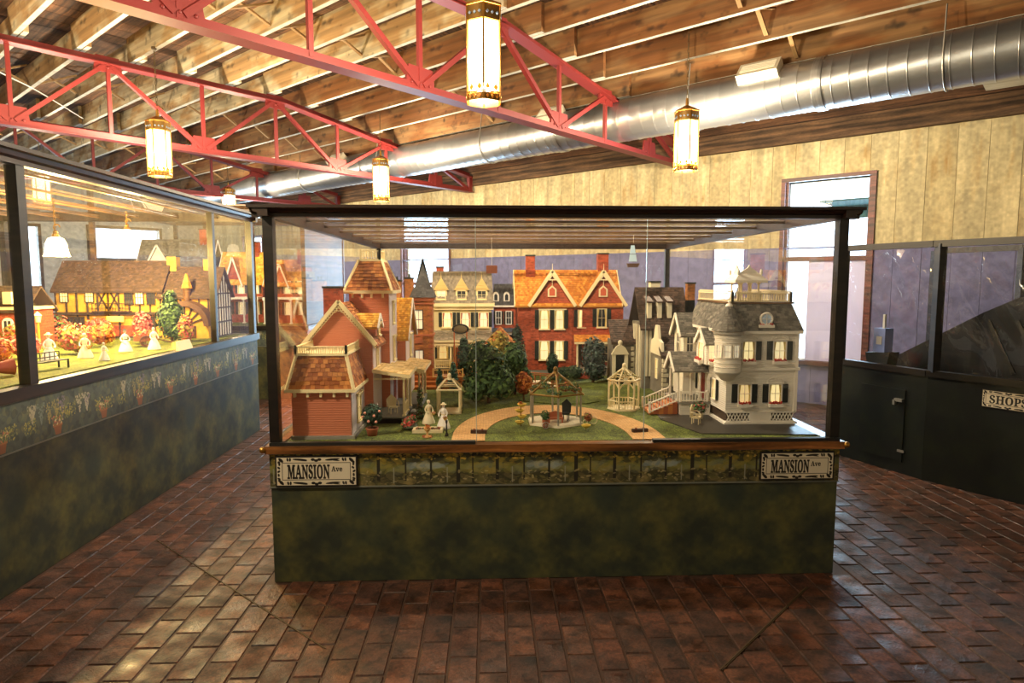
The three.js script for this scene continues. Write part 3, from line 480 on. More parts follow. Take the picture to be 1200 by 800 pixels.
// ---- the dark shop booth by the window
{
  const P = [v3(3.2, 0, -5.75), v3(3.48, 0, -4.97), v3(3.83, 0, -4.34), v3(4.6, 0, -2.95)], b = thing('shop_booth', 'dark green booth with clear plastic windows and a SHOPS sign', 'booth', [0, 0, 0]);
  const D = 1.25, H = 0.84, T = 1.88;
  const back = P.map((p, i) => { const a = P[Math.max(0, i - 1)], c = P[Math.min(3, i + 1)], d = c.clone().sub(a).normalize(); return p.clone().add(v3(d.z, 0, -d.x).multiplyScalar(D)); });
  back[0] = v3(4.35, 0, -6.2);
  const ring = [...P, ...back.slice().reverse()];
  const up = (a, y) => a.map(p => v3(p.x, y, p.z));
  const shp = ext(ring.map(p => [p.x, -p.z]), 0, H).rotateX(-Math.PI / 2); part(b, 'base', shp, M.booth);
  for (let i = 0; i < 3; i++) {
    const p = P[i], q = P[i + 1], Lp = p.clone().setY(H + 0.025), Lq = q.clone().setY(H + 0.025); part(b, 'ledge', bar(Lp, Lq, 0.06, 0.05), M.blackwood); part(b, 'top_rail', bar(p.clone().setY(T), q.clone().setY(T), 0.06, 0.05), M.blackwood);
    // slightly wavy clear plastic sheet
    const n = 26, m = 18, d = q.clone().sub(p), nv = v3(-d.z, 0, d.x).normalize(), pos = [], uv = [], ix = [], rw = rng(40 + i), ph = [rw() * 6, rw() * 6, rw() * 6];
    for (let j = 0; j <= m; j++) for (let k = 0; k <= n; k++) { const s = k / n, t = j / m, e = Math.min(1, 6 * Math.min(s, 1 - s, t, 1 - t)); const w = e * (0.012 * Math.sin(s * 9 + ph[0] + t * 4) + 0.010 * Math.sin(t * 13 + ph[1] + s * 5) + 0.006 * Math.sin(s * 27 + t * 19 + ph[2])); const a = p.clone().addScaledVector(d, s).addScaledVector(nv, w); pos.push(a.x, H + 0.05 + t * (T - H - 0.075), a.z); uv.push(s, t); }
    for (let j = 0; j < m; j++) for (let k = 0; k < n; k++) { const a = j * (n + 1) + k; ix.push(a, a + 1, a + n + 2, a, a + n + 2, a + n + 1); }
    const g = new THREE.BufferGeometry(); g.setAttribute('position', new THREE.Float32BufferAttribute(pos, 3)); g.setAttribute('uv', new THREE.Float32BufferAttribute(uv, 2)); g.setIndex(ix); g.computeVertexNormals(); part(b, 'plastic_sheet', g, M.film);
  }
  for (const [i, t] of [[0, 0.0], [1, 0.06], [1, 1.0], [2, 1.0]]) { const a = P[i].clone().lerp(P[Math.min(3, i + 1)], i === 2 && t === 1 ? 1 : t); part(b, 'post', bx(a.x - 0.03, a.x + 0.03, H + 0.04, T, a.z - 0.03, a.z + 0.03), M.blackwood); }
  for (const i of [1, 2, 3]) part(b, 'back_post', bx(back[i].x - 0.03, back[i].x + 0.03, H, T, back[i].z - 0.03, back[i].z + 0.03), M.blackwood);
  part(b, 'back_post', bx(back[0].x - 0.03, back[0].x + 0.03, H, T, back[0].z - 0.03, back[0].z + 0.03), M.blackwood);
  for (let i = 0; i < 3; i++) part(b, 'back_rail', bar(back[i].clone().setY(T), back[i + 1].clone().setY(T), 0.05, 0.05), M.blackwood);
  // access door in the short face
  const f = new THREE.Group(); f.name = 'access_door'; f.position.copy(P[0].clone().lerp(P[1], 0.5)); f.rotation.y = -Math.atan2(P[1].z - P[0].z, P[1].x - P[0].x); f.userData.label = 'green access door with a chrome latch'; b.add(f);
  part(f, 'door_leaf', bx(-0.17, 0.24, 0.1, 0.7, 0, 0.008), M.booth); part(f, 'latch', [bx(0.16, 0.23, 0.6, 0.625, 0.008, 0.03), bx(0.15, 0.17, 0.57, 0.61, 0.008, 0.035)], M.steel); part(f, 'hinge', bx(0.2, 0.26, 0.18, 0.2, 0.006, 0.014), M.steel);
  const dd = P[2].clone().sub(P[1]).normalize();
  for (const t of [0.18, 0.48, 0.8]) { const q = P[1].clone().lerp(P[2], t).setY(H + 0.01); part(b, 'screw_head', ball(0.009, q.x - dd.z * -0.0, q.y, q.z + 0.0), M.steel); }
  sign('shops_sign', 'cream SHOPS sign with black scrollwork on the dark booth', 'SHOPS', false, 0.34, 0.135, [3.745, 0.665, -4.475], -Math.atan2(P[2].z - P[1].z, P[2].x - P[1].x));
}
// things inside the booth
{
  const c = thing('dark_shop_roof', 'dark sloping model roof standing inside the shop booth', 'model roof', [3.2, 0.841, -5.75], -Math.atan2(1.41, 0.63));
  part(c, 'roof_body', ext([[0.28, 0], [0.34, 0.1], [1.0, 0.5], [1.25, 0.63], [1.7, 0.6], [2.4, 0.5], [2.4, 0]], -0.75, -0.3), st({ color: 0x241d18, map: tGrain, roughness: 0.7 }));
  for (let k = 0; k < 5; k++) part(c, 'rafter_strip', bar(v3(1.25 + k * 0.2, 0.05, -0.293), v3(1.05 + k * 0.2, 0.45, -0.293), 0.012, 0.03), M.blackwood);
  const s = thing('toy_boat', 'small model boat with blue cabin and dark hull in the shop booth', 'model', [3.45, 0.842, -5.53], -1.23);
  part(s, 'hull', ext([[-0.12, 0.12], [0.12, 0.14], [0.09, 0], [-0.09, 0]], -0.06, 0.06), M.black); part(s, 'cabin', [bx(-0.05, 0.06, 0.13, 0.34, -0.05, 0.05)], st({ color: 0x8ea0d8, roughness: 0.6 })); part(s, 'mast', bx(0.0, 0.02, 0.34, 0.46, -0.01, 0.01), M.white); part(s, 'window', bx(-0.02, 0.03, 0.2, 0.27, 0.05, 0.054), M.white);
}

// ================================================================ DOLL HOUSE KIT
const pal = (...h) => h.map(c => new THREE.Color(c));
const PAL = {
  brown: pal(0xa2602f, 0x8c4c24, 0xb87238, 0x96562b, 0xc28042), gold: pal(0xe0a93a, 0xd2982e, 0xeab94e, 0xc98c2a), orange: pal(0xd08a34, 0xc47c2a, 0xdc9a40, 0xb87024),
  grey: pal(0x77726a, 0x6a665f, 0x858077, 0x5f5c56), dark: pal(0x4e3b30, 0x43332a, 0x5b463a, 0x3a2c25), taupe: pal(0x8d8272, 0x827868, 0x988d7c), slate: pal(0x4b4a4c, 0x414144, 0x565557), tan: pal(0xd9b777, 0xcaa765, 0xe4c68a),
};
M.shingle = st({ vertexColors: true, roughness: 0.85 }); M.leaf = st({ vertexColors: true, roughness: 0.8, side: THREE.DoubleSide });
const col = (c, o = {}) => st({ color: c, ...o }), clap = (c) => st({ color: c, bumpMap: tClap, bumpScale: 0.004, roughness: 0.65 }), brickM = (c) => st({ color: c, map: tBrick, roughness: 0.85 });
M.pink = clap(0xd37f5e); M.pinkLit = clap(0xe6d8d8); M.trim = col(0xead9a8); M.trimw = col(0xefe9dc); M.whiteclap = clap(0xf3ede0); M.redbrick = brickM(0xb5593c); M.tanbrick = brickM(0xb5793e); M.creamclap = clap(0xd8c99a); M.stone = st({ color: 0x8b8378, map: tPlaster, roughness: 0.9 }); M.stonelt = col(0xd8cfb4); M.shutter = col(0x1c2320, { roughness: 0.5 }); M.yellow = st({ color: 0xe3b042, map: tPlaster, roughness: 0.8 }); M.timber = col(0x3b2a1c); M.terracotta = col(0xa35a38); M.flowerRed = col(0xc2352c); M.grey = col(0x86847c); M.darkpane = new THREE.MeshPhysicalMaterial({ color: 0x30343a, roughness: 0.08, clearcoat: 1 });
const lit = (r, g, b, k) => st({ color: 0xf0e2b8, emissive: new THREE.Color().setRGB(r, g, b), emissiveIntensity: k, roughness: 0.6 });
M.lit = [lit(1, 0.80, 0.36, 0.75), lit(1, 0.70, 0.28, 0.5), lit(0.95, 0.82, 0.45, 0.6), lit(0.9, 0.82, 0.6, 0.45)];
M.curtain = col(0xd8c070, { roughness: 0.9 });

// rows of separate shingles on the slope a,b (eave, left to right seen from outside), c,d (ridge)
function shingleRows(a, b, c, d, rowH, w, th, colors) {
  const n = b.clone().sub(a).cross(d.clone().sub(a)); if (n.length() < 1e-9) n.copy(b.clone().sub(a).cross(c.clone().sub(a))); n.normalize();
  const H = a.clone().add(b).distanceTo(c.clone().add(d)) / 2, rows = Math.max(1, Math.round(H / rowH)), pos = [], nor = [], cl = [];
  const tri = (p, q, r, m, k) => { for (const t of [p, q, r]) { pos.push(t.x, t.y, t.z); nor.push(m.x, m.y, m.z); cl.push(k.r, k.g, k.b); } };
  const at = (s, t, o) => { const L = a.clone().lerp(d, t), Q = b.clone().lerp(c, t); return L.lerp(Q, s).addScaledVector(n, o); };
  for (let i = 0; i < rows; i++) {
    const t0 = i / rows, t1 = Math.min(1, (i + 1.25) / rows), W = at(0, t0, 0).distanceTo(at(1, t0, 0)), k = Math.max(1, Math.round(W / w)), off = (i & 1) * 0.5;
    for (let j = -1; j <= k; j++) {
      const s0 = Math.max(0, (j + off) / k), s1 = Math.min(1, (j + 1 + off) / k - 0.06 / k); if (s1 <= s0 + 0.02 / k) continue;
      const cc = colors[Math.floor(R() * colors.length)], f = 0.85 + R() * 0.3, k2 = { r: cc.r * f, g: cc.g * f, b: cc.b * f }, h = th * (0.8 + R() * 0.5), dt = (R() - 0.5) * 0.18 / rows, u0 = Math.max(0, t0 + dt);
      const p = at(s0, u0, h), q = at(s1, u0, h), r = at(s1, t1, th * 0.1), s = at(s0, t1, th * 0.1), e = at(s0, u0, 0), g = at(s1, u0, 0), dn = d.clone().sub(a).normalize().negate(), sd = b.clone().sub(a).normalize();
      tri(p, q, r, n, k2); tri(p, r, s, n, k2); tri(e, g, q, dn, k2); tri(e, q, p, dn, k2); tri(g, r, q, sd, k2); tri(e, p, s, sd.clone().negate(), k2);
    }
  }
  const G = new THREE.BufferGeometry(); G.setAttribute('position', new THREE.Float32BufferAttribute(pos, 3)); G.setAttribute('normal', new THREE.Float32BufferAttribute(nor, 3)); G.setAttribute('uv', new THREE.Float32BufferAttribute(new Float32Array(pos.length / 3 * 2), 2)); G.setAttribute('color', new THREE.Float32BufferAttribute(cl, 3)); return G;
}
const SH = (colors, rowH = 0.022, w = 0.02, th = 0.003) => ({ colors, rowH, w, th });
function baseMat(s) { return s.mat || (s.mat = st({ color: s.colors[0].clone().multiplyScalar(0.8), roughness: 0.9 })); }
function slopes(parent, name, solid, quads, s, m) { const r = part(parent, name, solid, m || baseMat(s)); stuff(r, 'shingles', quads.map(q => shingleRows(...q, s.rowH, s.w, s.th, s.colors)), M.shingle); return r; }
// gable roof over x0..x1, z0(front)..z1(back); ridge along 'x' or 'z'
function gableRoof(p, x0, x1, z0, z1, y, h, axis, s, over = 0.02, th = 0.012, trimMat = null) {
  if (axis === 'x') { const zc = (z0 + z1) / 2, hz = (z0 - z1) / 2, dy = over * h / hz; x0 -= over; x1 += over; const F = z0 + over, K = z1 - over, e = y - dy;
    const q = [[v3(x0, e, F), v3(x1, e, F), v3(x1, y + h, zc), v3(x0, y + h, zc)], [v3(x1, e, K), v3(x0, e, K), v3(x0, y + h, zc), v3(x1, y + h, zc)]];
    const g = ext([[F, e], [zc, y + h], [K, e], [K, e - th], [zc, y + h - th * 1.4], [F, e - th]], 0, x1 - x0).rotateY(-Math.PI / 2).scale(1, 1, 1); g.translate(x1, 0, 0); // outline was in (z,y)
    const r = slopes(p, 'roof', fixTurn(g), q, s); if (trimMat) for (const x of [x0 - 0.006, x1]) for (const [A, Bq] of [[F, zc], [K, zc]]) part(p, 'bargeboard', bar(v3(x + 0.003, e - 0.008, A), v3(x + 0.003, y + h - 0.008, Bq), 0.008, 0.022), trimMat); return r;
  }
  const xc = (x0 + x1) / 2, hx = (x1 - x0) / 2, dy = over * h / hx; z0 += over; z1 -= over; const Lx = x0 - over, Rx = x1 + over, e = y - dy;
  const q = [[v3(Lx, e, z1), v3(Lx, e, z0), v3(xc, y + h, z0), v3(xc, y + h, z1)], [v3(Rx, e, z0), v3(Rx, e, z1), v3(xc, y + h, z1), v3(xc, y + h, z0)]];
  const r = slopes(p, 'roof', ext([[Lx, e], [Lx, e - th], [xc, y + h - th * 1.4], [Rx, e - th], [Rx, e], [xc, y + h]], z1, z0), q, s);
  if (trimMat) for (const z of [z0 + 0.003]) for (const A of [Lx, Rx]) part(p, 'bargeboard', bar(v3(A, e - 0.008, z), v3(xc, y + h - 0.008, z), 0.008, 0.022), trimMat);
  return r;
}
function fixTurn(g) { return g; }
// gable end wall, prism over x0..x1 facing z, or over z0..z1 facing x
function gableWall(x0, x1, y, h, z0, z1) { return ext([[x0, y], [x1, y], [(x0 + x1) / 2, y + h]], z1, z0); }
function gableWallX(z0, z1, y, h, x0, x1) { const g = ext([[z1, y], [z0, y], [(z0 + z1) / 2, y + h]], 0, x1 - x0); return g.rotateY(-Math.PI / 2).translate(x1, 0, 0); }
// four-sided tapering roof
function hipRoof(p, x0, x1, z0, z1, y0, y1, ix, iz, s, over = 0.015, name = 'roof') {
  x0 -= over; x1 += over; z0 += over; z1 -= over;
  const b = [v3(x0, y0, z0), v3(x1, y0, z0), v3(x1, y0, z1), v3(x0, y0, z1)], t = [v3(x0 + ix, y1, z0 - iz), v3(x1 - ix, y1, z0 - iz), v3(x1 - ix, y1, z1 + iz), v3(x0 + ix, y1, z1 + iz)];
  return slopes(p, name, solidPoly(b, t), b.map((_, i) => [b[i], b[(i + 1) % 4], t[(i + 1) % 4], t[i]]), s);
}
function ringRoof(p, cx, cz, n, r0, r1, y0, y1, s, name = 'roof', ph = 0) {
  const P = (r, y, i) => v3(cx + r * Math.sin(ph + i / n * 2 * Math.PI), y, cz + r * Math.cos(ph + i / n * 2 * Math.PI)), b = [], t = []; for (let i = 0; i < n; i++) { b.push(P(r0, y0, i)); t.push(P(Math.max(r1, 0.0005), y1, i)); }
  return slopes(p, name, solidPoly(b, t), b.map((_, i) => [b[i], b[(i + 1) % n], t[(i + 1) % n], t[i]]), s);
}
// window: frame with pane, optional shutters, sill, hood, flowers. Local +z is outwards
function win(p, x, y, z, w, h, o = {}) {
  const t = o.t || 0.007, fm = o.frame || M.trimw;
  const fr = [bx(-w / 2 - t, -w / 2, -t, h + t, -0.004, 0.007), bx(w / 2, w / 2 + t, -t, h + t, -0.004, 0.007), bx(-w / 2, w / 2, h, h + t, -0.004, 0.007), bx(-w / 2, w / 2, -t, 0, -0.004, 0.009), bx(-w / 2, w / 2, h * 0.5 - 0.002, h * 0.5 + 0.002, -0.002, 0.005)];
  for (let k = 1; k < (o.cols || 2); k++) fr.push(bx(-w / 2 + w * k / (o.cols || 2) - 0.0015, -w / 2 + w * k / (o.cols || 2) + 0.0015, 0, h, -0.002, 0.0045));
  const f = part(p, 'window', fr, fm); f.position.set(x, y, z); f.rotation.y = o.ry || 0;
  part(f, 'pane', bx(-w / 2, w / 2, 0, h, -0.003, 0.0012), o.pane || pick(M.lit));
  if (o.curtain !== false && w > 0.03) for (const s of [-1, 1]) part(f, 'curtain', ext(s < 0 ? [[-w / 2, h], [-w / 2, 0], [-w * 0.38, 0], [-w * 0.4, h * 0.5], [-w * 0.3, h]] : [[w / 2, h], [w * 0.3, h], [w * 0.4, h * 0.5], [w * 0.38, 0], [w / 2, 0]], 0.0012, 0.002), o.curtainMat || M.curtain);
  if (o.shut) for (const s of [-1, 1]) part(f, 'shutter', [bx(Math.min(s * (w / 2 + t), s * (w / 2 + t + o.shut)), Math.max(s * (w / 2 + t), s * (w / 2 + t + o.shut)), -0.002, h + 0.004, 0.001, 0.006), ...[0.05, 0.53].map(q => bx(s * (w / 2 + t + o.shut / 2) - o.shut * 0.34, s * (w / 2 + t + o.shut / 2) + o.shut * 0.34, h * q, h * (q + 0.42), 0.006, 0.0075))], o.shutMat || M.shutter);
  if (o.sill) part(f, 'sill', bx(-w / 2 - 0.012, w / 2 + 0.012, -t - 0.008, -t, -0.003, 0.016), fm);
  if (o.hood === 'flat') part(f, 'hood', [bx(-w / 2 - 0.012, w / 2 + 0.012, h + t, h + t + 0.012, -0.003, 0.014), bx(-w / 2 - 0.018, w / 2 + 0.018, h + t + 0.012, h + t + 0.017, -0.003, 0.019)], fm);
  if (o.hood === 'gable') part(f, 'hood', ext([[-w / 2 - 0.02, h + t], [w / 2 + 0.02, h + t], [0, h + t + 0.035]], -0.003, 0.02), fm);
  if (o.hood === 'lace') { const g = []; const W = w / 2 + 0.016; for (let k = 0; k <= 10; k++) { const a = k / 10 * Math.PI; g.push(new THREE.TorusGeometry(0.0085, 0.0022, 4, 8).translate(Math.cos(a) * W * 0.82, h + t + 0.011 + Math.sin(a) * 0.017, 0.006)); } g.push(tube(Array.from({ length: 9 }, (_, k) => { const a = k / 8 * Math.PI; return [Math.cos(a) * W, h + t + 0.003 + Math.sin(a) * 0.036, 0.006]; }), 0.003, 16, 4), bx(-W, W, h + t, h + t + 0.005, 0, 0.012)); part(f, 'hood', g, fm); }
  if (o.flowers) { part(f, 'window_box', [bx(-w / 2 - 0.006, w / 2 + 0.006, -0.026, -0.008, 0.004, 0.03), ext([[-w / 2, -0.026], [w / 2, -0.026], [0, -0.045]], 0.006, 0.016)], fm); stuff(f, 'flowers', Array.from({ length: 22 }, () => ball(0.005, rr(-w / 2, w / 2), rr(-0.008, 0.006), rr(0.008, 0.03), 1, 1, 1, 5)), M.flowerRed); }
  return f;
}
function balustrade(p, a, b, h, n, mat, t = 0.006, name = 'balustrade') {
  const g = [bar(a.clone().setY(a.y + h), b.clone().setY(b.y + h), t * 1.6, t), bar(a.clone().setY(a.y + t), b.clone().setY(b.y + t), t * 1.4, t)];
  for (let i = 0; i <= n; i++) { const q = a.clone().lerp(b, i / n); g.push(cyl(t * 0.45, t * 0.45, q.y, q.y + h, q.x, q.z, 5)); }
  for (const q of [a, b]) g.push(bx(q.x - t, q.x + t, q.y, q.y + h * 1.2, q.z - t, q.z + t));
  return part(p, name, g, mat);
}
function column(p, x, z, y0, y1, r, mat, name = 'porch_post') { return part(p, name, [cyl(r, r * 0.85, y0 + r, y1 - r, x, z, 8), bx(x - r * 1.4, x + r * 1.4, y0, y0 + r, z - r * 1.4, z + r * 1.4), bx(x - r * 1.4, x + r * 1.4, y1 - r, y1, z - r * 1.4, z + r * 1.4)], mat); }
function chimney(p, x, z, y0, y1, w, mat, pots = 0) { const c = part(p, 'chimney', bx(x - w / 2, x + w / 2, y0, y1, z - w / 2, z + w / 2), mat); part(c, 'chimney_cap', [bx(x - w / 2 - 0.006, x + w / 2 + 0.006, y1 - 0.012, y1, z - w / 2 - 0.006, z + w / 2 + 0.006), ...Array.from({ length: pots }, (_, i) => cyl(0.01, 0.008, y1, y1 + 0.03, x + (i - (pots - 1) / 2) * 0.024, z, 8))], M.shutter); return c; }
// lacy row of loops along a line
function lace(p, a, b, r, mat, name = 'lace_trim') { const L = a.distanceTo(b), n = Math.max(2, Math.round(L / (r * 1.9))), d = b.clone().sub(a), ry = Math.atan2(-d.z, d.x), g = []; for (let i = 0; i < n; i++) { const q = a.clone().lerp(b, (i + 0.5) / n); g.push(new THREE.TorusGeometry(r * 0.8, r * 0.24, 4, 8).rotateY(ry).translate(q.x, q.y - r, q.z)); } return stuff(p, name, g, mat); }
// leaves scattered through a list of ellipsoids [x,y,z,rx,ry,rz]
function leaves(blobs, n, size, colors, r = R) {
  const pos = [], nor = [], cl = [], tot = blobs.reduce((s, b) => s + b[3] * b[4], 0);
  for (const b of blobs) for (let k = 0; k < n * b[3] * b[4] / tot; k++) {
    const th = r() * 6.283, cz = r() * 2 - 1, q = Math.sqrt(1 - cz * cz), rad = 0.3 + 0.76 * Math.sqrt(r()), c = v3(b[0] + b[3] * q * Math.cos(th) * rad, b[1] + b[4] * cz * rad, b[2] + b[5] * q * Math.sin(th) * rad);
    const nn = v3(q * Math.cos(th) + (r() - 0.5), cz + (r() - 0.3), q * Math.sin(th) + (r() - 0.5)).normalize(), u = v3(r() - 0.5, r() - 0.5, r() - 0.5).cross(nn).normalize(), w = nn.clone().cross(u), s = size * (0.6 + r() * 0.8), k0 = colors[Math.floor(r() * colors.length)], f = 0.75 + r() * 0.5;
    const P = [c.clone().addScaledVector(u, s), c.clone().addScaledVector(w, s * 0.5), c.clone().addScaledVector(u, -s), c.clone().addScaledVector(w, -s * 0.5)];
    for (const i of [0, 1, 2, 0, 2, 3]) { pos.push(P[i].x, P[i].y, P[i].z); nor.push(nn.x, nn.y, nn.z); cl.push(k0.r * f, k0.g * f, k0.b * f); }
  }
  const G = new THREE.BufferGeometry(); G.setAttribute('position', new THREE.Float32BufferAttribute(pos, 3)); G.setAttribute('normal', new THREE.Float32BufferAttribute(nor, 3)); G.setAttribute('uv', new THREE.Float32BufferAttribute(new Float32Array(pos.length / 3 * 2), 2)); G.setAttribute('color', new THREE.Float32BufferAttribute(cl, 3)); return G;
}
const GREEN = pal(0x3d5a34, 0x4c6b3c, 0x2f4a2b, 0x5a7a42), TEAL = pal(0x3f6b60, 0x4f7c6c, 0x325648), AUTUMN = pal(0xb5592c, 0xc9752e, 0x8f4526, 0xd08a3c), OLIVE = pal(0x9a8a3c, 0xb39b48, 0x7c7434), ROSE = pal(0xc9605a, 0xd8857a, 0xb0443c);
function plant(name, label, cat, pos, blobs, n, size, colors, trunk, group) {
  const lo = Math.min(...blobs.map(b => b[1] - b[4] * 1.06)) - size; blobs = blobs.map(b => [b[0], b[1] - Math.min(0, lo) + 0.001, ...b.slice(2)]);
  const t = thing(name, label, cat, pos, 0, group);
  if (trunk) part(t, 'trunk', [cyl(trunk[0], trunk[0] * 0.6, 0, trunk[1], 0, 0, 7)], col(0x5a3f28));
  stuff(t, 'foliage', leaves(blobs, n * 2.2, size * 1.15, colors), M.leaf); return t;
}

// ================================================================ MANSION AVENUE
// ---- lawn and paths
{
  const l = thing('model_lawn', 'green turf covering the floor of the MANSION case', 'lawn', [0, 0.7005, 0]);
  part(l, 'turf', bx(CX0 + 0.06, CX1 - 0.06, 0, GY - 0.7005, CZ1 + 0.06, CZ0 - 0.05), M.turf);
  const cx = 0.38, cz = -3.52, pts = (rx, rz) => Array.from({ length: 41 }, (_, i) => { const a = i / 40 * Math.PI; return [cx + rx * Math.cos(a), rz * Math.sin(a) - cz]; });
  const o = pts(0.58, 0.86), n = pts(0.40, 0.60).reverse(), p = ext([[cx + 0.58, 3.41], ...o, [cx - 0.58, 3.41], [cx - 0.40, 3.41], ...n, [cx + 0.40, 3.41]], 0, 0.004).rotateX(-Math.PI / 2);
  solo('brick_path', 'curved tan brick path looping round the glass gazebo', 'path', p, M.path, [0, GY, 0]);
  solo('grey_terrace', 'dark grey board under the white mansion', 'board', ext([[1.19, 3.52], [1.82, 3.47], [1.82, 4.58], [1.14, 4.58], [1.06, 3.9]], 0, 0.006).rotateX(-Math.PI / 2), st({ color: 0x3a3834, roughness: 0.45 }), [0, GY, 0]);
}
// ---- pink mansion
{
  const h = thing('pink_mansion', 'large pink doll mansion with shingled tower and mansard wing', 'doll house', [0, GY, 0]), s = SH(PAL.brown, 0.024, 0.026, 0.004), sg = SH(PAL.gold, 0.02, 0.016, 0.004), st2 = SH(PAL.tan, 0.025, 0.03, 0.003);
  const xl = -1.06;
  part(h, 'plinth', [bx(xl - 0.005, -0.725, 0, 0.018, -3.86, -3.475), bx(xl - 0.005, -0.5, 0, 0.03, -4.2, -3.86)], M.grey);
  // mansard wing in front
  part(h, 'wall', bx(xl, -0.745, 0.018, 0.262, -3.86, -3.49), M.pink);
  part(h, 'wall', bx(xl, -0.69, 0.03, 0.51, -4.16, -3.86), M.pink);                       // gabled block
  part(h, 'gable', gableWall(xl, -0.69, 0.51, 0.215, -3.86, -4.16), M.pink);
  part(h, 'wall', bx(-0.885, -0.635, 0.03, 0.775, -4.5, -4.17), M.pink);                   // tower
  part(h, 'wall', bx(xl, -0.575, 0.03, 0.48, -4.98, -4.5), M.pink);                        // rear block
  part(h, 'gable', gableWallX(-4.5, -4.98, 0.48, 0.25, -0.8, -0.575), M.pink);
  // garden fronts, the window light on them put into a paler colour
  for (const [x, z0, z1, y0, y1] of [[-0.745, -3.50, -3.86, 0.018, 0.262], [-0.69, -3.87, -4.16, 0.03, 0.51], [-0.635, -4.175, -4.5, 0.03, 0.775], [-0.575, -4.505, -4.98, 0.03, 0.48]]) part(h, 'lit_front', bx(x, x + 0.004, y0, y1, z1, z0), M.pinkLit);
  hipRoof(h, xl, -0.745, -3.49, -3.86, 0.275, 0.455, 0.045, 0.045, s, 0.02, 'mansard_roof');
  part(h, 'cornice', frameRing(xl, -0.745, -3.49, -3.86, 0.258, 0.276, 0.03, 0.03), M.trim);
  pieces(h, 'bracket', [-1.04, -0.97, -0.90, -0.83, -0.76].map(x => bx(x - 0.006, x + 0.006, 0.232, 0.26, -3.49, -3.47)), M.trim);
  pieces(h, 'corner_trim', [[-1.08, -3.47, -1.035, -3.515], [-0.725, -3.47, -0.77, -3.515]].map(([a, b, c, d]) => bar(v3(a, 0.276, b), v3(c, 0.458, d), 0.016, 0.014)), M.trim);
  balustrade(h, v3(-1.037, 0.458, -3.51), v3(-0.768, 0.458, -3.51), 0.042, 22, M.trim); balustrade(h, v3(-0.768, 0.458, -3.51), v3(-0.768, 0.458, -3.84), 0.042, 20, M.trim); balustrade(h, v3(-1.037, 0.458, -3.51), v3(-1.037, 0.458, -3.84), 0.042, 20, M.trim);
  part(h, 'deck', bx(-1.045, -0.76, 0.452, 0.46, -3.86, -3.5), M.trim);
  // roofs
  gableRoof(h, xl, -0.69, -3.86, -4.16, 0.51, 0.215, 'z', s, 0.035, 0.014);
  for (const q of [-1.0, 1.0]) { const a = v3(-0.875 + q * 0.215, 0.478, -3.822), b = v3(-0.875, 0.735, -3.822); part(h, 'bargeboard', bar(a, b, 0.01, 0.022), M.trim); lace(h, a.clone().add(v3(0, -0.006, 0)), b.clone().add(v3(0, -0.02, 0)), 0.009, M.trim); }
  stuff(h, 'gable_lace', [0, 1, 2, 3, 4].map(i => new THREE.TorusGeometry(0.011, 0.003, 4, 8).translate(-0.875 + (i - 2) * 0.022, 0.672 + (2 - Math.abs(i - 2)) * 0.008, -3.83)), M.trim);
  part(h, 'dormer', [bx(-0.85, -0.68, 0.52, 0.585, -4.1, -3.93), gableWallX(-3.93, -4.1, 0.585, 0.07, -0.72, -0.68)], M.pink);
  gableRoof(h, -0.85, -0.68, -3.93, -4.1, 0.585, 0.07, 'x', sg, 0.014, 0.01, M.trimw);
  hipRoof(h, -0.885, -0.635, -4.17, -4.5, 0.79, 0.985, 0.077, 0.10, s, 0.025, 'tower_roof');
  part(h, 'tower_cornice', frameRing(-0.885, -0.635, -4.17, -4.5, 0.772, 0.792, 0.03, 0.032), M.trim);
  pieces(h, 'bracket', [-0.86, -0.80, -0.74, -0.67].map(x => bx(x - 0.006, x + 0.006, 0.745, 0.774, -4.17, -4.15)), M.trim);
  pieces(h, 'tower_ridge', [[-0.91, -4.145, -0.833, -4.245], [-0.61, -4.145, -0.687, -4.245], [-0.61, -4.525, -0.687, -4.425]].map(([a, b, c, d]) => bar(v3(a, 0.79, b), v3(c, 0.985, d), 0.016, 0.012)), M.trim);
  balustrade(h, v3(-0.82, 0.985, -4.25), v3(-0.70, 0.985, -4.25), 0.06, 7, M.trim, 0.007, 'cresting'); balustrade(h, v3(-0.70, 0.985, -4.25), v3(-0.70, 0.985, -4.42), 0.06, 8, M.trim, 0.007, 'cresting');
  part(h, 'tower_top', bx(-0.84, -0.68, 0.975, 0.988, -4.43, -4.24), M.trim);
  gableRoof(h, -0.82, -0.575, -4.5, -4.98, 0.48, 0.25, 'x', sg, 0.025, 0.014, M.trimw);
  chimney(h, -0.95, -4.03, 0.6, 0.82, 0.1, M.redbrick);
  // windows on the garden front
  for (const [x, z, y, w, hh] of [[-0.741, -3.68, 0.07, 0.09, 0.13], [-0.686, -4.0, 0.33, 0.06, 0.12], [-0.631, -4.33, 0.34, 0.07, 0.13], [-0.631, -4.33, 0.58, 0.07, 0.12], [-0.571, -4.74, 0.32, 0.08, 0.13], [-0.676, -4.015, 0.53, 0.05, 0.05]]) win(h, x, y, z, w, hh, { ry: Math.PI / 2, hood: 'flat', sill: true, frame: M.trim });
  // porches
  for (const [x0, x1, z0, z1, yt, pz] of [[-0.69, -0.5, -3.86, -4.22, 0.295, [-3.885, -4.05, -4.2]], [-0.635, -0.45, -4.26, -4.72, 0.27, [-4.29, -4.5, -4.69]]]) {
    part(h, 'porch_floor', bx(x0, x1, 0, 0.04, z1, z0), M.grey);
    const a = v3(x0, yt + 0.035, z0 + 0.02), b = v3(x1 + 0.03, yt, z0 + 0.02), c = v3(x1 + 0.03, yt, z1 - 0.02), d = v3(x0, yt + 0.035, z1 - 0.02), dn = (q) => q.clone().add(v3(0, -0.02, 0));
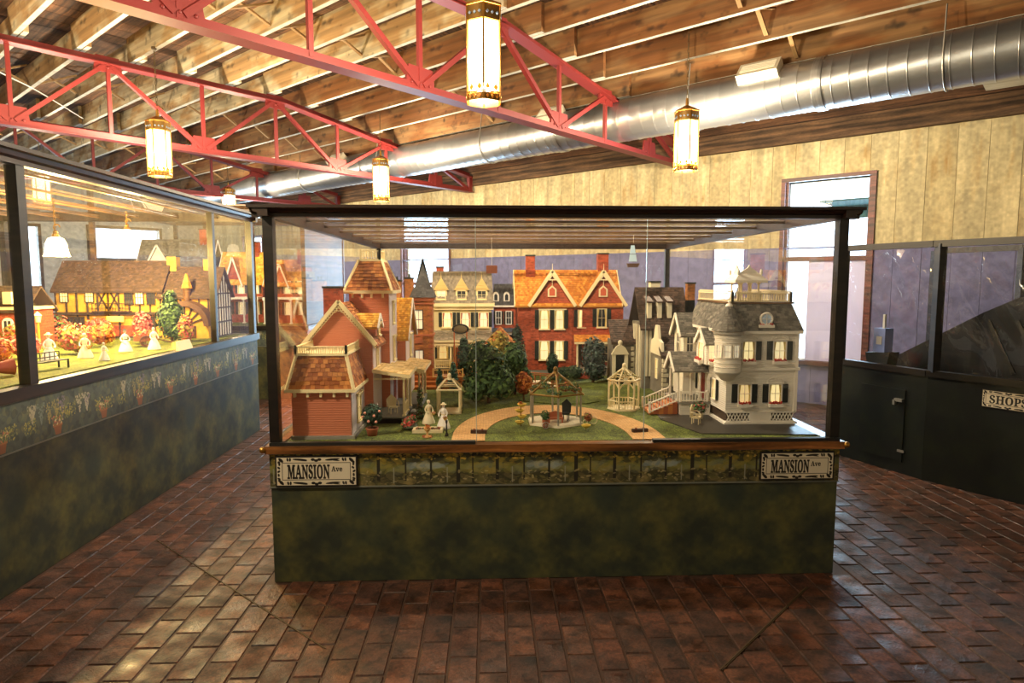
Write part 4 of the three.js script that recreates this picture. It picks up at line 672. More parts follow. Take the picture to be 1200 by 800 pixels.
    slopes(h, 'porch_roof', solidPoly([dn(a), dn(b), dn(c), dn(d)], [a, b, c, d]), [[b, c, d, a]], st2, M.trim); lace(h, v3(x0 + 0.01, yt - 0.016, z0 + 0.02), v3(x1 + 0.03, yt - 0.016, z0 + 0.02), 0.006, M.trim);
    for (const z of pz) column(h, x1 - 0.01, z, 0.04, yt - 0.015, 0.008, M.trim);
    balustrade(h, v3(x1 - 0.01, 0.04, pz[0]), v3(x1 - 0.01, 0.04, pz[1]), 0.07, 8, M.trim); 
  }
  part(h, 'door', bx(-0.636, -0.628, 0.04, 0.2, -4.4, -4.3), M.redbrick); part(h, 'porch_step', [bx(-0.5, -0.46, 0, 0.02, -4.2, -4.1)], M.grey);
}
// ---- white mansion
{
  const h = thing('white_mansion', 'white doll mansion with round turret, grey mansard roof and cupola', 'doll house', [0, GY + 0.006, 0]), s = SH(PAL.grey, 0.016, 0.024, 0.003), W = M.whiteclap, x0 = 1.405, x1 = 1.825, zf = -3.745, zb = -4.42;
  part(h, 'foundation', bx(x0 - 0.01, x1 + 0.01, 0, 0.012, zb, zf + 0.012), M.trimw);
  part(h, 'lattice_base', [bx(x0 + 0.01, x1 - 0.01, 0.012, 0.07, zb, zf - 0.012)], M.timber);
  { const g = []; for (let k = 0; k < 20; k++) { const x = x0 + 0.02 + k * (x1 - x0 - 0.04) / 19; if (x > 1.55 && x < 1.68) continue; g.push(bar(v3(x - 0.012, 0.014, zf), v3(x + 0.012, 0.066, zf), 0.004, 0.005), bar(v3(x + 0.012, 0.014, zf - 0.002), v3(x - 0.012, 0.066, zf - 0.002), 0.004, 0.005)); } g.push(bx(x0, x1, 0.066, 0.076, zf - 0.01, zf + 0.006), bx(x0, x1, 0.01, 0.018, zf - 0.01, zf + 0.006), bx(1.55, 1.68, 0.012, 0.07, zf - 0.008, zf + 0.004)); part(h, 'lattice', g, M.trimw); }
  part(h, 'wall', bx(x0, x1, 0.07, 0.325, zb, zf), W); part(h, 'wall', bx(x0, x1 + 0.004, 0.335, 0.545, zb, zf + 0.004), W);
  part(h, 'belt_course', frameRing(x0, x1, zf, zb, 0.322, 0.338, 0.02, 0.014), M.trimw);
  part(h, 'corner_board', [bx(x1 - 0.012, x1 + 0.006, 0.07, 0.54, zf - 0.01, zf + 0.006)], M.trimw);
  part(h, 'eaves', frameRing(x0, x1, zf, zb, 0.538, 0.556, 0.03, 0.022), M.trimw);
  hipRoof(h, x0, x1, zf, zb, 0.556, 0.715, 0.055, 0.055, s, 0.022, 'mansard_roof');
  part(h, 'roof_deck', bx(x0 + 0.02, x1 - 0.02, 0.712, 0.722, zb + 0.03, zf - 0.02), M.slat);
  for (const [a, b, n] of [[v3(x0 + 0.035, 0.722, zf - 0.035), v3(x1 - 0.035, 0.722, zf - 0.035), 24], [v3(x0 + 0.035, 0.722, zf - 0.035), v3(x0 + 0.035, 0.722, zb + 0.04), 30], [v3(x1 - 0.035, 0.722, zf - 0.035), v3(x1 - 0.035, 0.722, zb + 0.04), 30]]) { balustrade(h, a, b, 0.05, n, M.ivory, 0.006, 'roof_railing'); lace(h, a.clone().setY(0.79), b.clone().setY(0.79), 0.007, M.ivory); }
  // cupola
  { const cx = 1.6, cz = -4.0; part(h, 'cupola_floor', bx(cx - 0.08, cx + 0.08, 0.722, 0.735, cz - 0.08, cz + 0.08), M.ivory); for (const [a, b] of [[-1, -1], [1, -1], [-1, 1], [1, 1], [0, 1], [0, -1]]) column(h, cx + a * 0.06, cz + b * 0.06, 0.735, 0.835, 0.007, M.ivory, 'cupola_post'); part(h, 'cupola_roof', [bx(cx - 0.1, cx + 0.1, 0.835, 0.85, cz - 0.1, cz + 0.1), solidPoly([v3(cx - 0.1, 0.85, cz + 0.1), v3(cx + 0.1, 0.85, cz + 0.1), v3(cx + 0.1, 0.85, cz - 0.1), v3(cx - 0.1, 0.85, cz - 0.1)], [v3(cx - 0.06, 0.895, cz + 0.06), v3(cx + 0.06, 0.895, cz + 0.06), v3(cx + 0.06, 0.895, cz - 0.06), v3(cx - 0.06, 0.895, cz - 0.06)])].flat(), M.trimw); part(h, 'cupola_crest', [ext([[-0.06, 0.895], [0.06, 0.895], [0.03, 0.915], [0.012, 0.925], [0, 0.945], [-0.012, 0.925], [-0.03, 0.915]], 0.05, 0.06).translate(cx, 0, cz), ext([[-0.06, 0.895], [0.06, 0.895], [0.03, 0.915], [0, 0.945], [-0.03, 0.915]], 0.05, 0.06).rotateY(-Math.PI / 2).translate(cx, 0, cz), ...[[-0.07, 0.07], [0.07, 0.07], [-0.07, -0.07]].map(([a, b]) => ball(0.01, cx + a, 0.9, cz + b, 1, 2, 1, 6))], M.trimw); balustrade(h, v3(cx - 0.07, 0.735, cz + 0.07), v3(cx + 0.07, 0.735, cz + 0.07), 0.04, 10, M.ivory); }
  // front windows
  for (const [x, y, i] of [[1.53, 0.385, 0], [1.715, 0.385, 2], [1.515, 0.13, 1], [1.70, 0.13, 0]]) win(h, x, y, zf + (y > 0.3 ? 0.004 : 0), 0.07, 0.105, { shut: 0.034, hood: 'lace', flowers: true, frame: M.trimw, pane: M.lit[i] });
  // round dormer on the mansard
  { const d = part(h, 'dormer', [cyl(0.034, 0.034, 0, 0.05, 0, 0, 16).rotateX(Math.PI / 2).translate(1.625, 0.625, zf - 0.03), new THREE.TorusGeometry(0.034, 0.007, 6, 18).translate(1.625, 0.625, zf + 0.018), bx(1.58, 1.67, 0.575, 0.592, zf - 0.02, zf + 0.03)], M.trimw); part(d, 'pane', new THREE.CircleGeometry(0.03, 16).translate(1.625, 0.625, zf + 0.021), st({ color: 0xbcd3e6, roughness: 0.1, metalness: 0.3 })); part(d, 'sash_bar', [bx(1.623, 1.627, 0.595, 0.655, zf + 0.0215, zf + 0.024), bx(1.595, 1.655, 0.623, 0.627, zf + 0.0215, zf + 0.024)], M.trimw); stuff(d, 'flowers', Array.from({ length: 14 }, () => ball(0.005, rr(1.59, 1.66), rr(0.592, 0.6), rr(zf + 0.01, zf + 0.03), 1, 1, 1, 5)), M.flowerRed); }
  // corner turret
  { const cx = x0 + 0.005, cz = zf - 0.005, r = 0.075, t = part(h, 'turret', lathe([[0.0, 0.255], [0.035, 0.265], [0.055, 0.29], [0.074, 0.305], [r, 0.315], [r, 0.53], [r + 0.012, 0.535], [r + 0.012, 0.555], [0, 0.556]], 24, cx, cz), W); pieces(t, 'turret_band', [0.345, 0.37, 0.395, 0.49, 0.515].map(y => new THREE.TorusGeometry(r + 0.001, 0.003, 5, 30).rotateX(Math.PI / 2).translate(cx, y, cz)), M.trimw); ringRoof(t, cx, cz, 14, r + 0.02, 0.022, 0.556, 0.70, SH(PAL.grey, 0.016, 0.02, 0.003)); part(t, 'finial', [cyl(0.022, 0.014, 0.7, 0.715, cx, cz), ball(0.009, cx, 0.725, cz)], M.trimw); for (const a of [-1.0, -0.35, 0.3]) { const wn = win(t, cx + Math.sin(a) * r, 0.405, cz + Math.cos(a) * r, 0.03, 0.07, { ry: a, t: 0.005, frame: M.trimw, curtain: false, pane: M.lit[3] }); } }
  // garden side: bay, gable, porch and stairs
  const L = -Math.PI / 2;
  part(h, 'gable', [bx(x0 - 0.09, x0, 0.07, 0.5, -4.52, -4.30), gableWallX(-4.30, -4.52, 0.5, 0.13, x0 - 0.09, x0 - 0.05)], W); gableRoof(h, x0 - 0.1, x0 + 0.14, -4.3, -4.52, 0.5, 0.13, 'x', s, 0.018, 0.01, M.trimw);
  win(h, x0 - 0.091, 0.36, -4.41, 0.055, 0.13, { ry: L, frame: M.trimw, pane: M.darkpane, curtain: false }); win(h, x0 - 0.05, 0.36, -4.299, 0.04, 0.13, { frame: M.trimw, pane: M.darkpane, curtain: false });
  part(h, 'bay', [bx(x0 - 0.06, x0, 0.33, 0.47, -4.12, -3.93), gableWallX(-3.93, -4.12, 0.47, 0.085, x0 - 0.06, x0 - 0.02)], W); gableRoof(h, x0 - 0.06, x0 + 0.05, -3.93, -4.12, 0.47, 0.085, 'x', s, 0.012, 0.008, M.trimw);
  win(h, x0 - 0.0605, 0.36, -4.025, 0.09, 0.1, { ry: L, frame: M.trimw, cols: 3, flowers: true, pane: M.lit[0] }); win(h, x0 - 0.03, 0.36, -3.929, 0.032, 0.1, { frame: M.trimw, pane: M.lit[2], curtain: false, flowers: true });
  const px0 = x0 - 0.2;
  part(h, 'porch_floor', bx(px0, x0, 0.07, 0.085, -4.34, -4.0), M.grey); part(h, 'porch_base', bx(px0 + 0.01, x0, 0, 0.07, -4.34, -4.01), W);
  gableRoof(h, px0 - 0.01, x0, -4.06, -4.26, 0.29, 0.1, 'x', s, 0.014, 0.01, M.trimw); part(h, 'porch_pediment', gableWallX(-4.06, -4.26, 0.285, 0.1, px0, px0 + 0.02), M.trimw); part(h, 'porch_beam', frameRing(px0, x0, -4.06, -4.26, 0.275, 0.292, 0.014), M.trimw);
  for (const z of [-4.07, -4.25]) for (const x of [px0 + 0.01, x0 - 0.05]) column(h, x, z, 0.085, 0.278, 0.008, M.trimw);
  part(h, 'door', bx(x0 - 0.006, x0 + 0.002, 0.085, 0.25, -4.2, -4.12), col(0x8a2f22)); win(h, x0 - 0.004, 0.13, -4.32, 0.05, 0.11, { ry: L, shut: 0.024, pane: M.lit[3] }); win(h, x0 - 0.004, 0.12, -3.93, 0.06, 0.12, { ry: L, shut: 0.026, pane: M.lit[1] });
  for (let k = 0; k < 6; k++) part(h, 'stair', bx(px0 - 0.03 - k * 0.03, px0 - k * 0.03, 0, 0.075 - k * 0.012, -4.22, -4.04), k % 2 ? col(0xc27a3e) : M.terracotta);
  for (const z of [-4.035, -4.225]) balustrade(h, v3(px0, 0.085, z), v3(px0 - 0.18, 0.01, z), 0.06, 10, M.trimw, 0.006, 'stair_railing');
  balustrade(h, v3(px0 + 0.01, 0.085, -4.01), v3(x0 - 0.02, 0.085, -4.01), 0.06, 9, M.trimw);
}
// ---- red brick gothic house
{
  const h = thing('red_brick_house', 'red brick doll house with twin gables and orange shingle roof', 'doll house', [0, GY, 0]), s = SH(PAL.orange, 0.024, 0.022, 0.004), x0 = 0.275, x1 = 1.2, zf = -5.95, zb = -6.5, e = 0.655;
  part(h, 'wall', bx(x0, x1, 0.02, e, zb, zf), M.redbrick); part(h, 'foundation', bx(x0 - 0.01, x1 + 0.01, 0, 0.03, zb, zf + 0.01), M.grey);
  part(h, 'gable', [gableWallX(zf, zb, e, 0.3, x0, x0 + 0.02), gableWallX(zf, zb, e, 0.3, x1 - 0.02, x1)], M.redbrick);
  gableRoof(h, x0, x1, zf, zb, e, 0.3, 'x', s, 0.03, 0.014, M.trim);
  for (const xc of [0.585, 1.055]) {
    part(h, 'cross_gable', gableWall(xc - 0.19, xc + 0.19, e, 0.285, zf + 0.012, zf - 0.28), M.redbrick); part(h, 'wall', bx(xc - 0.19, xc + 0.19, 0.03, e, zf, zf + 0.012), M.redbrick);
    gableRoof(h, xc - 0.19, xc + 0.19, zf + 0.012, zf - 0.28, e, 0.285, 'z', s, 0.022, 0.012);
    for (const q of [-1, 1]) part(h, 'bargeboard', bar(v3(xc + q * 0.215, e - 0.035, zf + 0.036), v3(xc, e + 0.285, zf + 0.036), 0.01, 0.03), M.trim);
    part(h, 'gable_ornament', [ext([[-0.055, 0.2], [0.055, 0.2], [0, 0.285]], 0, 0.008, [[[-0.02, 0.21], [0.02, 0.21], [0, 0.24]]]).translate(xc, e, zf + 0.03), cyl(0.004, 0.002, e + 0.28, e + 0.35, xc, zf + 0.03, 6), cyl(0.003, 0.003, e + 0.15, e + 0.2, xc, zf + 0.03, 6)], M.ivory);
    const aw = part(h, 'attic_window', ext([[-0.04, 0.05], [0.04, 0.05], [0.04, 0.12], [0, 0.155], [-0.04, 0.12]], 0, 0.014).translate(xc, e, zf + 0.01), M.ivory); part(aw, 'pane', ext([[-0.026, 0.06], [0.026, 0.06], [0.026, 0.115], [0, 0.138], [-0.026, 0.115]], 0.014, 0.016).translate(xc, e, zf + 0.01), col(0xc25a3a));
  }
  for (const [x, y, w] of [[0.515, 0.415, 0.085], [0.655, 0.415, 0.085], [0.515, 0.13, 0.085], [0.655, 0.13, 0.085]]) win(h, x, y, zf + 0.013, w, 0.165, { sill: true, frame: M.ivory, pane: M.lit[2] });
  for (const y of [0.415, 0.13]) part(h, 'shutter', [bx(0.57, 0.605, y, y + 0.17, zf + 0.012, zf + 0.024)], M.shutter); for (const y of [0.415, 0.13]) for (const x of [0.445, 0.715]) part(h, 'shutter', bx(x - 0.018, x + 0.018, y, y + 0.17, zf + 0.012, zf + 0.022), M.shutter);
  part(h, 'lintel', [bx(0.46, 0.72, 0.585, 0.595, zf, zf + 0.02)], M.ivory);
  win(h, 0.86, 0.43, zf + 0.001, 0.06, 0.15, { shut: 0.034, sill: true, frame: M.ivory, pane: M.lit[0] }); win(h, 1.045, 0.43, zf + 0.013, 0.08, 0.16, { shut: 0.038, sill: true, frame: M.ivory, pane: M.darkpane, curtain: true });
  // porch on the right
  { const a = v3(0.79, 0.355, zf + 0.012), b = v3(1.2, 0.355, zf + 0.012), c = v3(1.22, 0.305, zf + 0.2), d = v3(0.77, 0.305, zf + 0.2), dn = q => q.clone().add(v3(0, -0.018, 0)); slopes(h, 'porch_roof', solidPoly([dn(d), dn(c), dn(b), dn(a)], [d, c, b, a]), [[d, c, b, a]], s, M.trim);
    part(h, 'porch_floor', bx(0.78, 1.2, 0, 0.07, zf, zf + 0.2), M.stone); for (const x of [0.8, 0.985, 1.18]) column(h, x, zf + 0.18, 0.07, 0.295, 0.01, M.ivory);
    const arch = (x, w) => { const sp = new THREE.Shape(); sp.moveTo(x - w, 0.295); sp.lineTo(x - w, 0.2); sp.absarc(x, 0.2, w * 0.96, Math.PI, 0, true); sp.lineTo(x + w, 0.295); sp.lineTo(x - w, 0.295); return ext(sp, zf + 0.175, zf + 0.185); };
    part(h, 'porch_arch', arch(1.082, 0.085), M.ivory); part(h, 'porch_door', bx(0.83, 0.92, 0.07, 0.27, zf, zf + 0.008), M.timber); win(h, 1.08, 0.11, zf + 0.013, 0.09, 0.14, { frame: M.ivory, pane: M.darkpane, curtain: false }); part(h, 'door_figure', [lathe([[0, 0], [0.022, 0.002], [0.012, 0.06], [0.006, 0.08], [0.01, 0.095], [0, 0.108]], 10).translate(0.875, 0.07, zf + 0.09)], M.timber);
    for (let k = 0; k < 5; k++) part(h, 'step', bx(0.79, 0.97, 0, 0.06 - k * 0.012, zf + 0.2 + k * 0.035, zf + 0.235 + k * 0.035), k < 2 ? M.ivory : M.redbrick); }
  chimney(h, 0.40, -6.2, e + 0.2, e + 0.44, 0.085, M.redbrick); chimney(h, 1.1, -6.25, e + 0.2, e + 0.46, 0.1, M.redbrick);
}
// ---- cream mansard house
{
  const h = thing('cream_mansard_house', 'cream doll house with three pointed dormers and a deep porch', 'doll house', [0, GY, 0]), x0 = -0.52, x1 = 0.03, zf = -6.12, zb = -6.5, e = 0.61, s = SH(PAL.taupe, 0.02, 0.018, 0.003);
  part(h, 'wall', bx(x0, x1, 0, e, zb, zf), M.creamclap); part(h, 'cornice', [bx(x0 - 0.03, x1 + 0.03, e, e + 0.03, zb, zf + 0.04), bx(x0 - 0.02, x1 + 0.02, e - 0.03, e, zb, zf + 0.02)], M.trim);
  hipRoof(h, x0, x1, zf, zb, e + 0.03, e + 0.33, 0.02, 0.07, s, 0.02, 'mansard_roof');
  for (const x of [-0.44, -0.25, -0.06]) { part(h, 'dormer', [bx(x - 0.055, x + 0.055, e + 0.06, e + 0.16, zf - 0.04, zf + 0.005)], M.trim); part(h, 'dormer_roof', [ext([[-0.07, e + 0.155], [0.07, e + 0.155], [0, e + 0.27]], zf - 0.05, zf + 0.018).translate(x, 0, 0), cyl(0.004, 0.001, e + 0.26, e + 0.32, x, zf + 0.01, 6), ...[0.175, 0.2, 0.225].map(q => bx(x - 0.07 * (0.27 - q) / 0.115, x + 0.07 * (0.27 - q) / 0.115, e + q - 0.002, e + q + 0.002, zf + 0.016, zf + 0.022))], M.tanTrim || (M.tanTrim = col(0xd6ba78))); win(h, x, e + 0.075, zf + 0.006, 0.075, 0.07, { pane: x < -0.3 ? M.lit[3] : M.darkpane, frame: M.trim, curtain: false, sill: true }); }
  for (const x of [-0.385, -0.215, -0.045]) win(h, x, 0.42, zf + 0.001, 0.085, 0.13, { shut: 0.032, frame: M.trim, sill: true, pane: x < -0.3 ? M.lit[0] : M.lit[3], curtainMat: col(0xb05a40) });
  { const a = v3(x0, 0.385, zf), b = v3(x1, 0.385, zf), c = v3(x1 + 0.02, 0.31, zf + 0.2), d = v3(x0 - 0.02, 0.31, zf + 0.2), dn = q => q.clone().add(v3(0, -0.02, 0)); slopes(h, 'porch_roof', solidPoly([dn(d), dn(c), dn(b), dn(a)], [d, c, b, a]), [[d, c, b, a]], s, M.trim); part(h, 'porch_frieze', bx(x0, x1, 0.262, 0.29, zf + 0.175, zf + 0.19), M.trim); lace(h, v3(x0, 0.264, zf + 0.185), v3(x1, 0.264, zf + 0.185), 0.01, M.trim); }
  part(h, 'porch_floor', bx(x0, x1, 0, 0.05, zf, zf + 0.2), M.slat); for (const x of [x0 + 0.02, -0.345, -0.15, x1 - 0.02]) column(h, x, zf + 0.18, 0.05, 0.264, 0.011, M.trim);
  balustrade(h, v3(x0 + 0.02, 0.05, zf + 0.18), v3(-0.345, 0.05, zf + 0.18), 0.07, 9, M.trim); balustrade(h, v3(-0.15, 0.05, zf + 0.18), v3(x1 - 0.02, 0.05, zf + 0.18), 0.07, 9, M.trim);
  for (const x of [-0.43, -0.06]) win(h, x, 0.12, zf + 0.001, 0.09, 0.12, { shut: 0.034, frame: M.trim, pane: M.lit[1] }); part(h, 'door', bx(-0.31, -0.19, 0.05, 0.25, zf, zf + 0.008), col(0xa2522c));
  for (let k = 0; k < 4; k++) part(h, 'step', bx(-0.34, -0.16, 0, 0.045 - k * 0.011, zf + 0.2 + k * 0.035, zf + 0.235 + k * 0.035), col(0xc98436));
  chimney(h, -0.47, -6.4, e + 0.25, e + 0.38, 0.07, M.redbrick);
}
// ---- tan brick tower house
{
  const h = thing('brick_tower_house', 'tan brick doll house with a dark pointed spire', 'doll house', [0, GY, 0]), x0 = -0.62, x1 = -0.46, zf = -5.34, s = SH(PAL.slate, 0.02, 0.018, 0.003);
  part(h, 'wall', bx(x0, x1, 0, 0.70, zf - 0.17, zf), M.tanbrick); part(h, 'wall', bx(-1.0, -0.62, 0, 0.5, -5.75, -5.4), M.tanbrick); part(h, 'roof', [ext([[-1.02, 0.5], [-0.6, 0.5], [-0.7, 0.68], [-0.92, 0.68]], -5.78, -5.38)], M.dark || (M.dark = col(0x53392a)));
  part(h, 'cornice', [frameRing(x0, x1, zf, zf - 0.17, 0.69, 0.715, 0.02, 0.015), bx(x0 - 0.01, x1 + 0.01, 0.40, 0.415, zf - 0.18, zf + 0.01), frameRing(x0, x1, zf, zf - 0.17, 0.66, 0.672, 0.02, 0.008)].flat(), M.terracotta);
  hipRoof(h, x0, x1, zf, zf - 0.17, 0.715, 0.80, 0.035, 0.035, s, 0.022, 'spire_skirt'); hipRoof(h, x0 + 0.02, x1 - 0.02, zf - 0.02, zf - 0.15, 0.80, 1.02, 0.07, 0.07, s, 0.0, 'spire'); part(h, 'finial', cyl(0.006, 0.001, 1.02, 1.07, (x0 + x1) / 2, zf - 0.085, 6), M.black);
  pieces(h, 'quoin', Array.from({ length: 14 }, (_, k) => bx(x1 - (k % 2 ? 0.022 : 0.034), x1 + 0.003, 0.03 + k * 0.045, 0.055 + k * 0.045, zf - 0.02, zf + 0.004)), M.terracotta);
  for (const [x, y] of [[-0.57, 0.46], [-0.57, 0.13]]) win(h, x, y, zf + 0.001, 0.06, 0.15, { frame: M.timber, pane: M.lit[3], curtain: false }); part(h, 'panel', bx(-0.6, -0.54, 0.34, 0.39, zf, zf + 0.006), M.terracotta);
  part(h, 'terrace', [bx(-0.62, -0.2, 0, 0.07, zf - 0.1, zf + 0.1), bx(-0.6, -0.24, 0, 0.045, zf + 0.1, zf + 0.18), bx(-0.6, -0.24, 0, 0.02, zf + 0.18, zf + 0.28)], st({ color: 0xb98543, map: tPath }));
  chimney(h, -0.79, -5.6, 0.6, 0.86, 0.09, M.tanbrick, 2); chimney(h, -0.68, -5.65, 0.6, 0.88, 0.07, M.tanbrick, 1); balustrade(h, v3(-0.45, 0.07, zf + 0.09), v3(-0.21, 0.07, zf + 0.09), 0.06, 6, M.tanTrim);
}
// ---- slate-roofed brick house squeezed at the back
{
  const h = thing('slate_roof_house', 'narrow brick doll house with dark slate mansard and white round-top dormers', 'doll house', [0, GY, 0]), x0 = 0.06, x1 = 0.27, zf = -6.35, zb = -6.62, s = SH(PAL.slate, 0.018, 0.016, 0.003);
  part(h, 'wall', bx(x0, x1, 0, 0.60, zb, zf), M.redbrick); hipRoof(h, x0, x1, zf, zb, 0.61, 0.82, 0.02, 0.05, s, 0.02, 'mansard_roof'); part(h, 'cornice', bx(x0 - 0.02, x1 + 0.02, 0.595, 0.612, zb, zf + 0.025), M.trimw);
  for (const x of [0.075, 0.18]) { const d = part(h, 'dormer', ext([[-0.03, 0], [0.03, 0], [0.03, 0.07], [0.018, 0.092], [0, 0.1], [-0.018, 0.092], [-0.03, 0.07]], -0.05, 0.012).translate(x, 0.645, zf), M.trimw); part(d, 'pane', ext([[-0.016, 0.015], [0.016, 0.015], [0.016, 0.065], [0, 0.08], [-0.016, 0.065]], 0.012, 0.014).translate(x, 0.645, zf), M.darkpane); }
  for (const x of [0.1, 0.2]) win(h, x, 0.43, zf + 0.001, 0.045, 0.12, { shut: 0.018, frame: M.cleanwhite, pane: M.darkpane, curtain: false });
  part(h, 'porch_roof', [bx(x0 - 0.02, x1 + 0.02, 0.36, 0.39, zf, zf + 0.14)], M.slateTrim || (M.slateTrim = col(0x4c5360))); part(h, 'porch_beam', bx(x0 - 0.01, x1 + 0.01, 0.335, 0.36, zf + 0.1, zf + 0.12), M.cleanwhite); for (const x of [x0 + 0.01, 0.165, x1 - 0.01]) column(h, x, zf + 0.11, 0, 0.34, 0.009, M.cleanwhite); win(h, 0.1, 0.12, zf + 0.001, 0.05, 0.15, { frame: M.cleanwhite, pane: M.darkpane, curtain: false }); part(h, 'door', bx(0.19, 0.25, 0, 0.2, zf, zf + 0.008), M.slateTrim);
}
// ---- dark stone tudor house
{
  const h = thing('stone_tudor_house', 'grey stone doll house with steep dark brown shingle roofs', 'doll house', [0, GY, 0]), s = SH(PAL.dark, 0.022, 0.02, 0.004);
  part(h, 'wall', bx(1.22, 1.56, 0, 0.52, -5.45, -5.05), M.stone); part(h, 'gable', gableWallX(-5.05, -5.45, 0.52, 0.28, 1.54, 1.56), M.stone); gableRoof(h, 1.22, 1.56, -5.05, -5.45, 0.52, 0.28, 'x', s, 0.03, 0.014);
  for (const x of [1.27, 1.35, 1.43]) { part(h, 'dormer', bx(x - 0.016, x + 0.016, 0.56, 0.68, -5.12, -5.06), M.stonelt); part(h, 'dormer_roof', [bar(v3(x, 0.685, -5.05), v3(x, 0.73, -5.2), 0.05, 0.012)], M.dark); }
  // front right wing
  part(h, 'wall', bx(1.28, 1.5, 0, 0.34, -5.05, -4.66), M.stone); { const a = v3(1.3, 0.5, -5.05), b = v3(1.52, 0.5, -5.05), c = v3(1.53, 0.31, -4.62), d = v3(1.25, 0.31, -4.62), dn = q => q.clone().add(v3(0, -0.02, 0)); slopes(h, 'wing_roof', solidPoly([dn(d), dn(c), dn(b), dn(a)], [d, c, b, a]), [[d, c, b, a]], s); }
  win(h, 1.4, 0.09, -4.659, 0.1, 0.16, { frame: M.stonelt, pane: M.lit[2], cols: 3, curtain: false }); win(h, 1.279, 0.12, -4.84, 0.06, 0.14, { ry: -Math.PI / 2, frame: M.stonelt, pane: M.lit[0] });
  pieces(h, 'quoin', Array.from({ length: 9 }, (_, k) => bx(1.272, 1.272 + (k % 2 ? 0.03 : 0.045), 0.01 + k * 0.035, 0.036 + k * 0.035, -4.68, -4.652)), M.stonelt);
  part(h, 'shaped_gable', [ext([[4.66, 0.3], [5.0, 0.3], [4.97, 0.4], [4.9, 0.42], [4.86, 0.52], [4.8, 0.52], [4.76, 0.42], [4.69, 0.4]].map(([a, b]) => [-a, b]), 0, 0.02).rotateY(-Math.PI / 2).translate(1.285, 0, 0)], M.stonelt);
  for (const z of [-5.12, -5.22, -5.32]) part(h, 'pilaster', bx(1.205, 1.222, 0, 0.5, z - 0.014, z + 0.014), M.stonelt);
  for (const x of [1.245, 1.275]) part(h, 'pilaster', bx(x - 0.01, x + 0.01, 0.1, 0.5, -5.05, -5.035), M.stonelt);
  // left wing
  part(h, 'wall', bx(1.03, 1.2, 0, 0.36, -5.55, -5.3), M.stone); { const a = v3(1.03, 0.52, -5.55), b = v3(1.22, 0.52, -5.55), c = v3(1.22, 0.35, -5.27), d = v3(1.01, 0.35, -5.27), dn = q => q.clone().add(v3(0, -0.02, 0)); slopes(h, 'wing_roof', solidPoly([dn(d), dn(c), dn(b), dn(a)], [d, c, b, a]), [[d, c, b, a]], s); }
  part(h, 'gate_arch', [bx(1.02, 1.045, 0, 0.25, -5.28, -5.25), bx(1.12, 1.145, 0, 0.25, -5.28, -5.25), ext([[1.01, 0.25], [1.155, 0.25], [1.12, 0.31], [1.08, 0.335], [1.045, 0.31]], -5.285, -5.245), ball(0.02, 1.083, 0.345, -5.265, 1, 1.2, 1, 8)], M.stonelt); part(h, 'doorway', bx(1.045, 1.12, 0, 0.24, -5.3, -5.292), M.black);
  pieces(h, 'quoin', Array.from({ length: 7 }, (_, k) => bx(1.18, 1.205, 0.01 + k * 0.045, 0.04 + k * 0.045, -5.31, -5.29)), M.stonelt);
  chimney(h, 1.39, -5.4, 0.7, 0.85, 0.08, M.stonelt); chimney(h, 1.6, -5.1, 0.5, 0.84, 0.06, M.tanbrick); part(h, 'chimney_base', bx(1.57, 1.63, 0, 0.7, -5.13, -5.07), M.stonelt);
}

// ---- garden of Mansion Avenue
function gazebo(name, label, pos, n, r, hw, hr, mat, o = {}) {
  const g = thing(name, label, 'gazebo', pos, o.turn || 0), P = (k, q, y) => v3(Math.sin((k + 0.5) / n * 2 * Math.PI) * q, y, Math.cos((k + 0.5) / n * 2 * Math.PI) * q);
  part(g, 'floor', new THREE.CylinderGeometry(r * 1.08, r * 1.12, 0.012, n, 1).rotateY(Math.PI / n).translate(0, 0.006, 0), o.floor || M.ivory);
  for (let k = 0; k < n; k++) { part(g, 'post', rod(P(k, r, 0.012), P(k, r, hw), o.post || 0.006), o.postMat || mat); part(g, 'roof_rib', rod(P(k, r * 1.12, hw - 0.004), P(k, o.top || 0.012, hw + hr), 0.006), mat); part(g, 'eave_rail', rod(P(k, r * 1.06, hw), P(k + 1, r * 1.06, hw), 0.006), mat); if (o.mid) part(g, 'roof_rail', rod(P(k, r * 0.56, hw + hr * 0.5), P(k + 1, r * 0.56, hw + hr * 0.5), 0.004), mat); if (o.rail && k !== o.open) part(g, 'railing', [rod(P(k, r, hw * 0.3), P(k + 1, r, hw * 0.3), 0.004), ...[0.2, 0.4, 0.6, 0.8].map(t => rod(P(k, r, 0.012).lerp(P(k + 1, r, 0.012), t), P(k, r, hw * 0.3).lerp(P(k + 1, r, hw * 0.3), t), 0.0025))], mat); if (o.arch && k !== o.open) { const a = P(k, r, 0), b = P(k + 1, r, 0); part(g, 'arch', tube(Array.from({ length: 9 }, (_, i) => { const t = i / 8; const q = a.clone().lerp(b, t); q.y = hw * 0.72 + Math.sin(t * Math.PI) * hw * 0.22; return q; }), 0.005, 14, 5), mat); } }
  part(g, 'finial', [cyl(0.018, 0.014, hw + hr - 0.004, hw + hr + 0.012), ball(0.014, 0, hw + hr + 0.022, 0, 1, 1.3, 1, 8)], mat);
  if (o.vine) stuff(g, 'vine', leaves(Array.from({ length: n * 3 }, (_, i) => { const q = P(i / 3, r * (0.35 + 0.6 * R()), 0); const t = Math.hypot(q.x, q.z) / r; return [q.x, hw + hr * (1 - t) + 0.004, q.z, 0.03, 0.012, 0.03]; }), o.vine, 0.006, [...OLIVE, ...GREEN, ...TEAL]), M.leaf);
  return g;
}
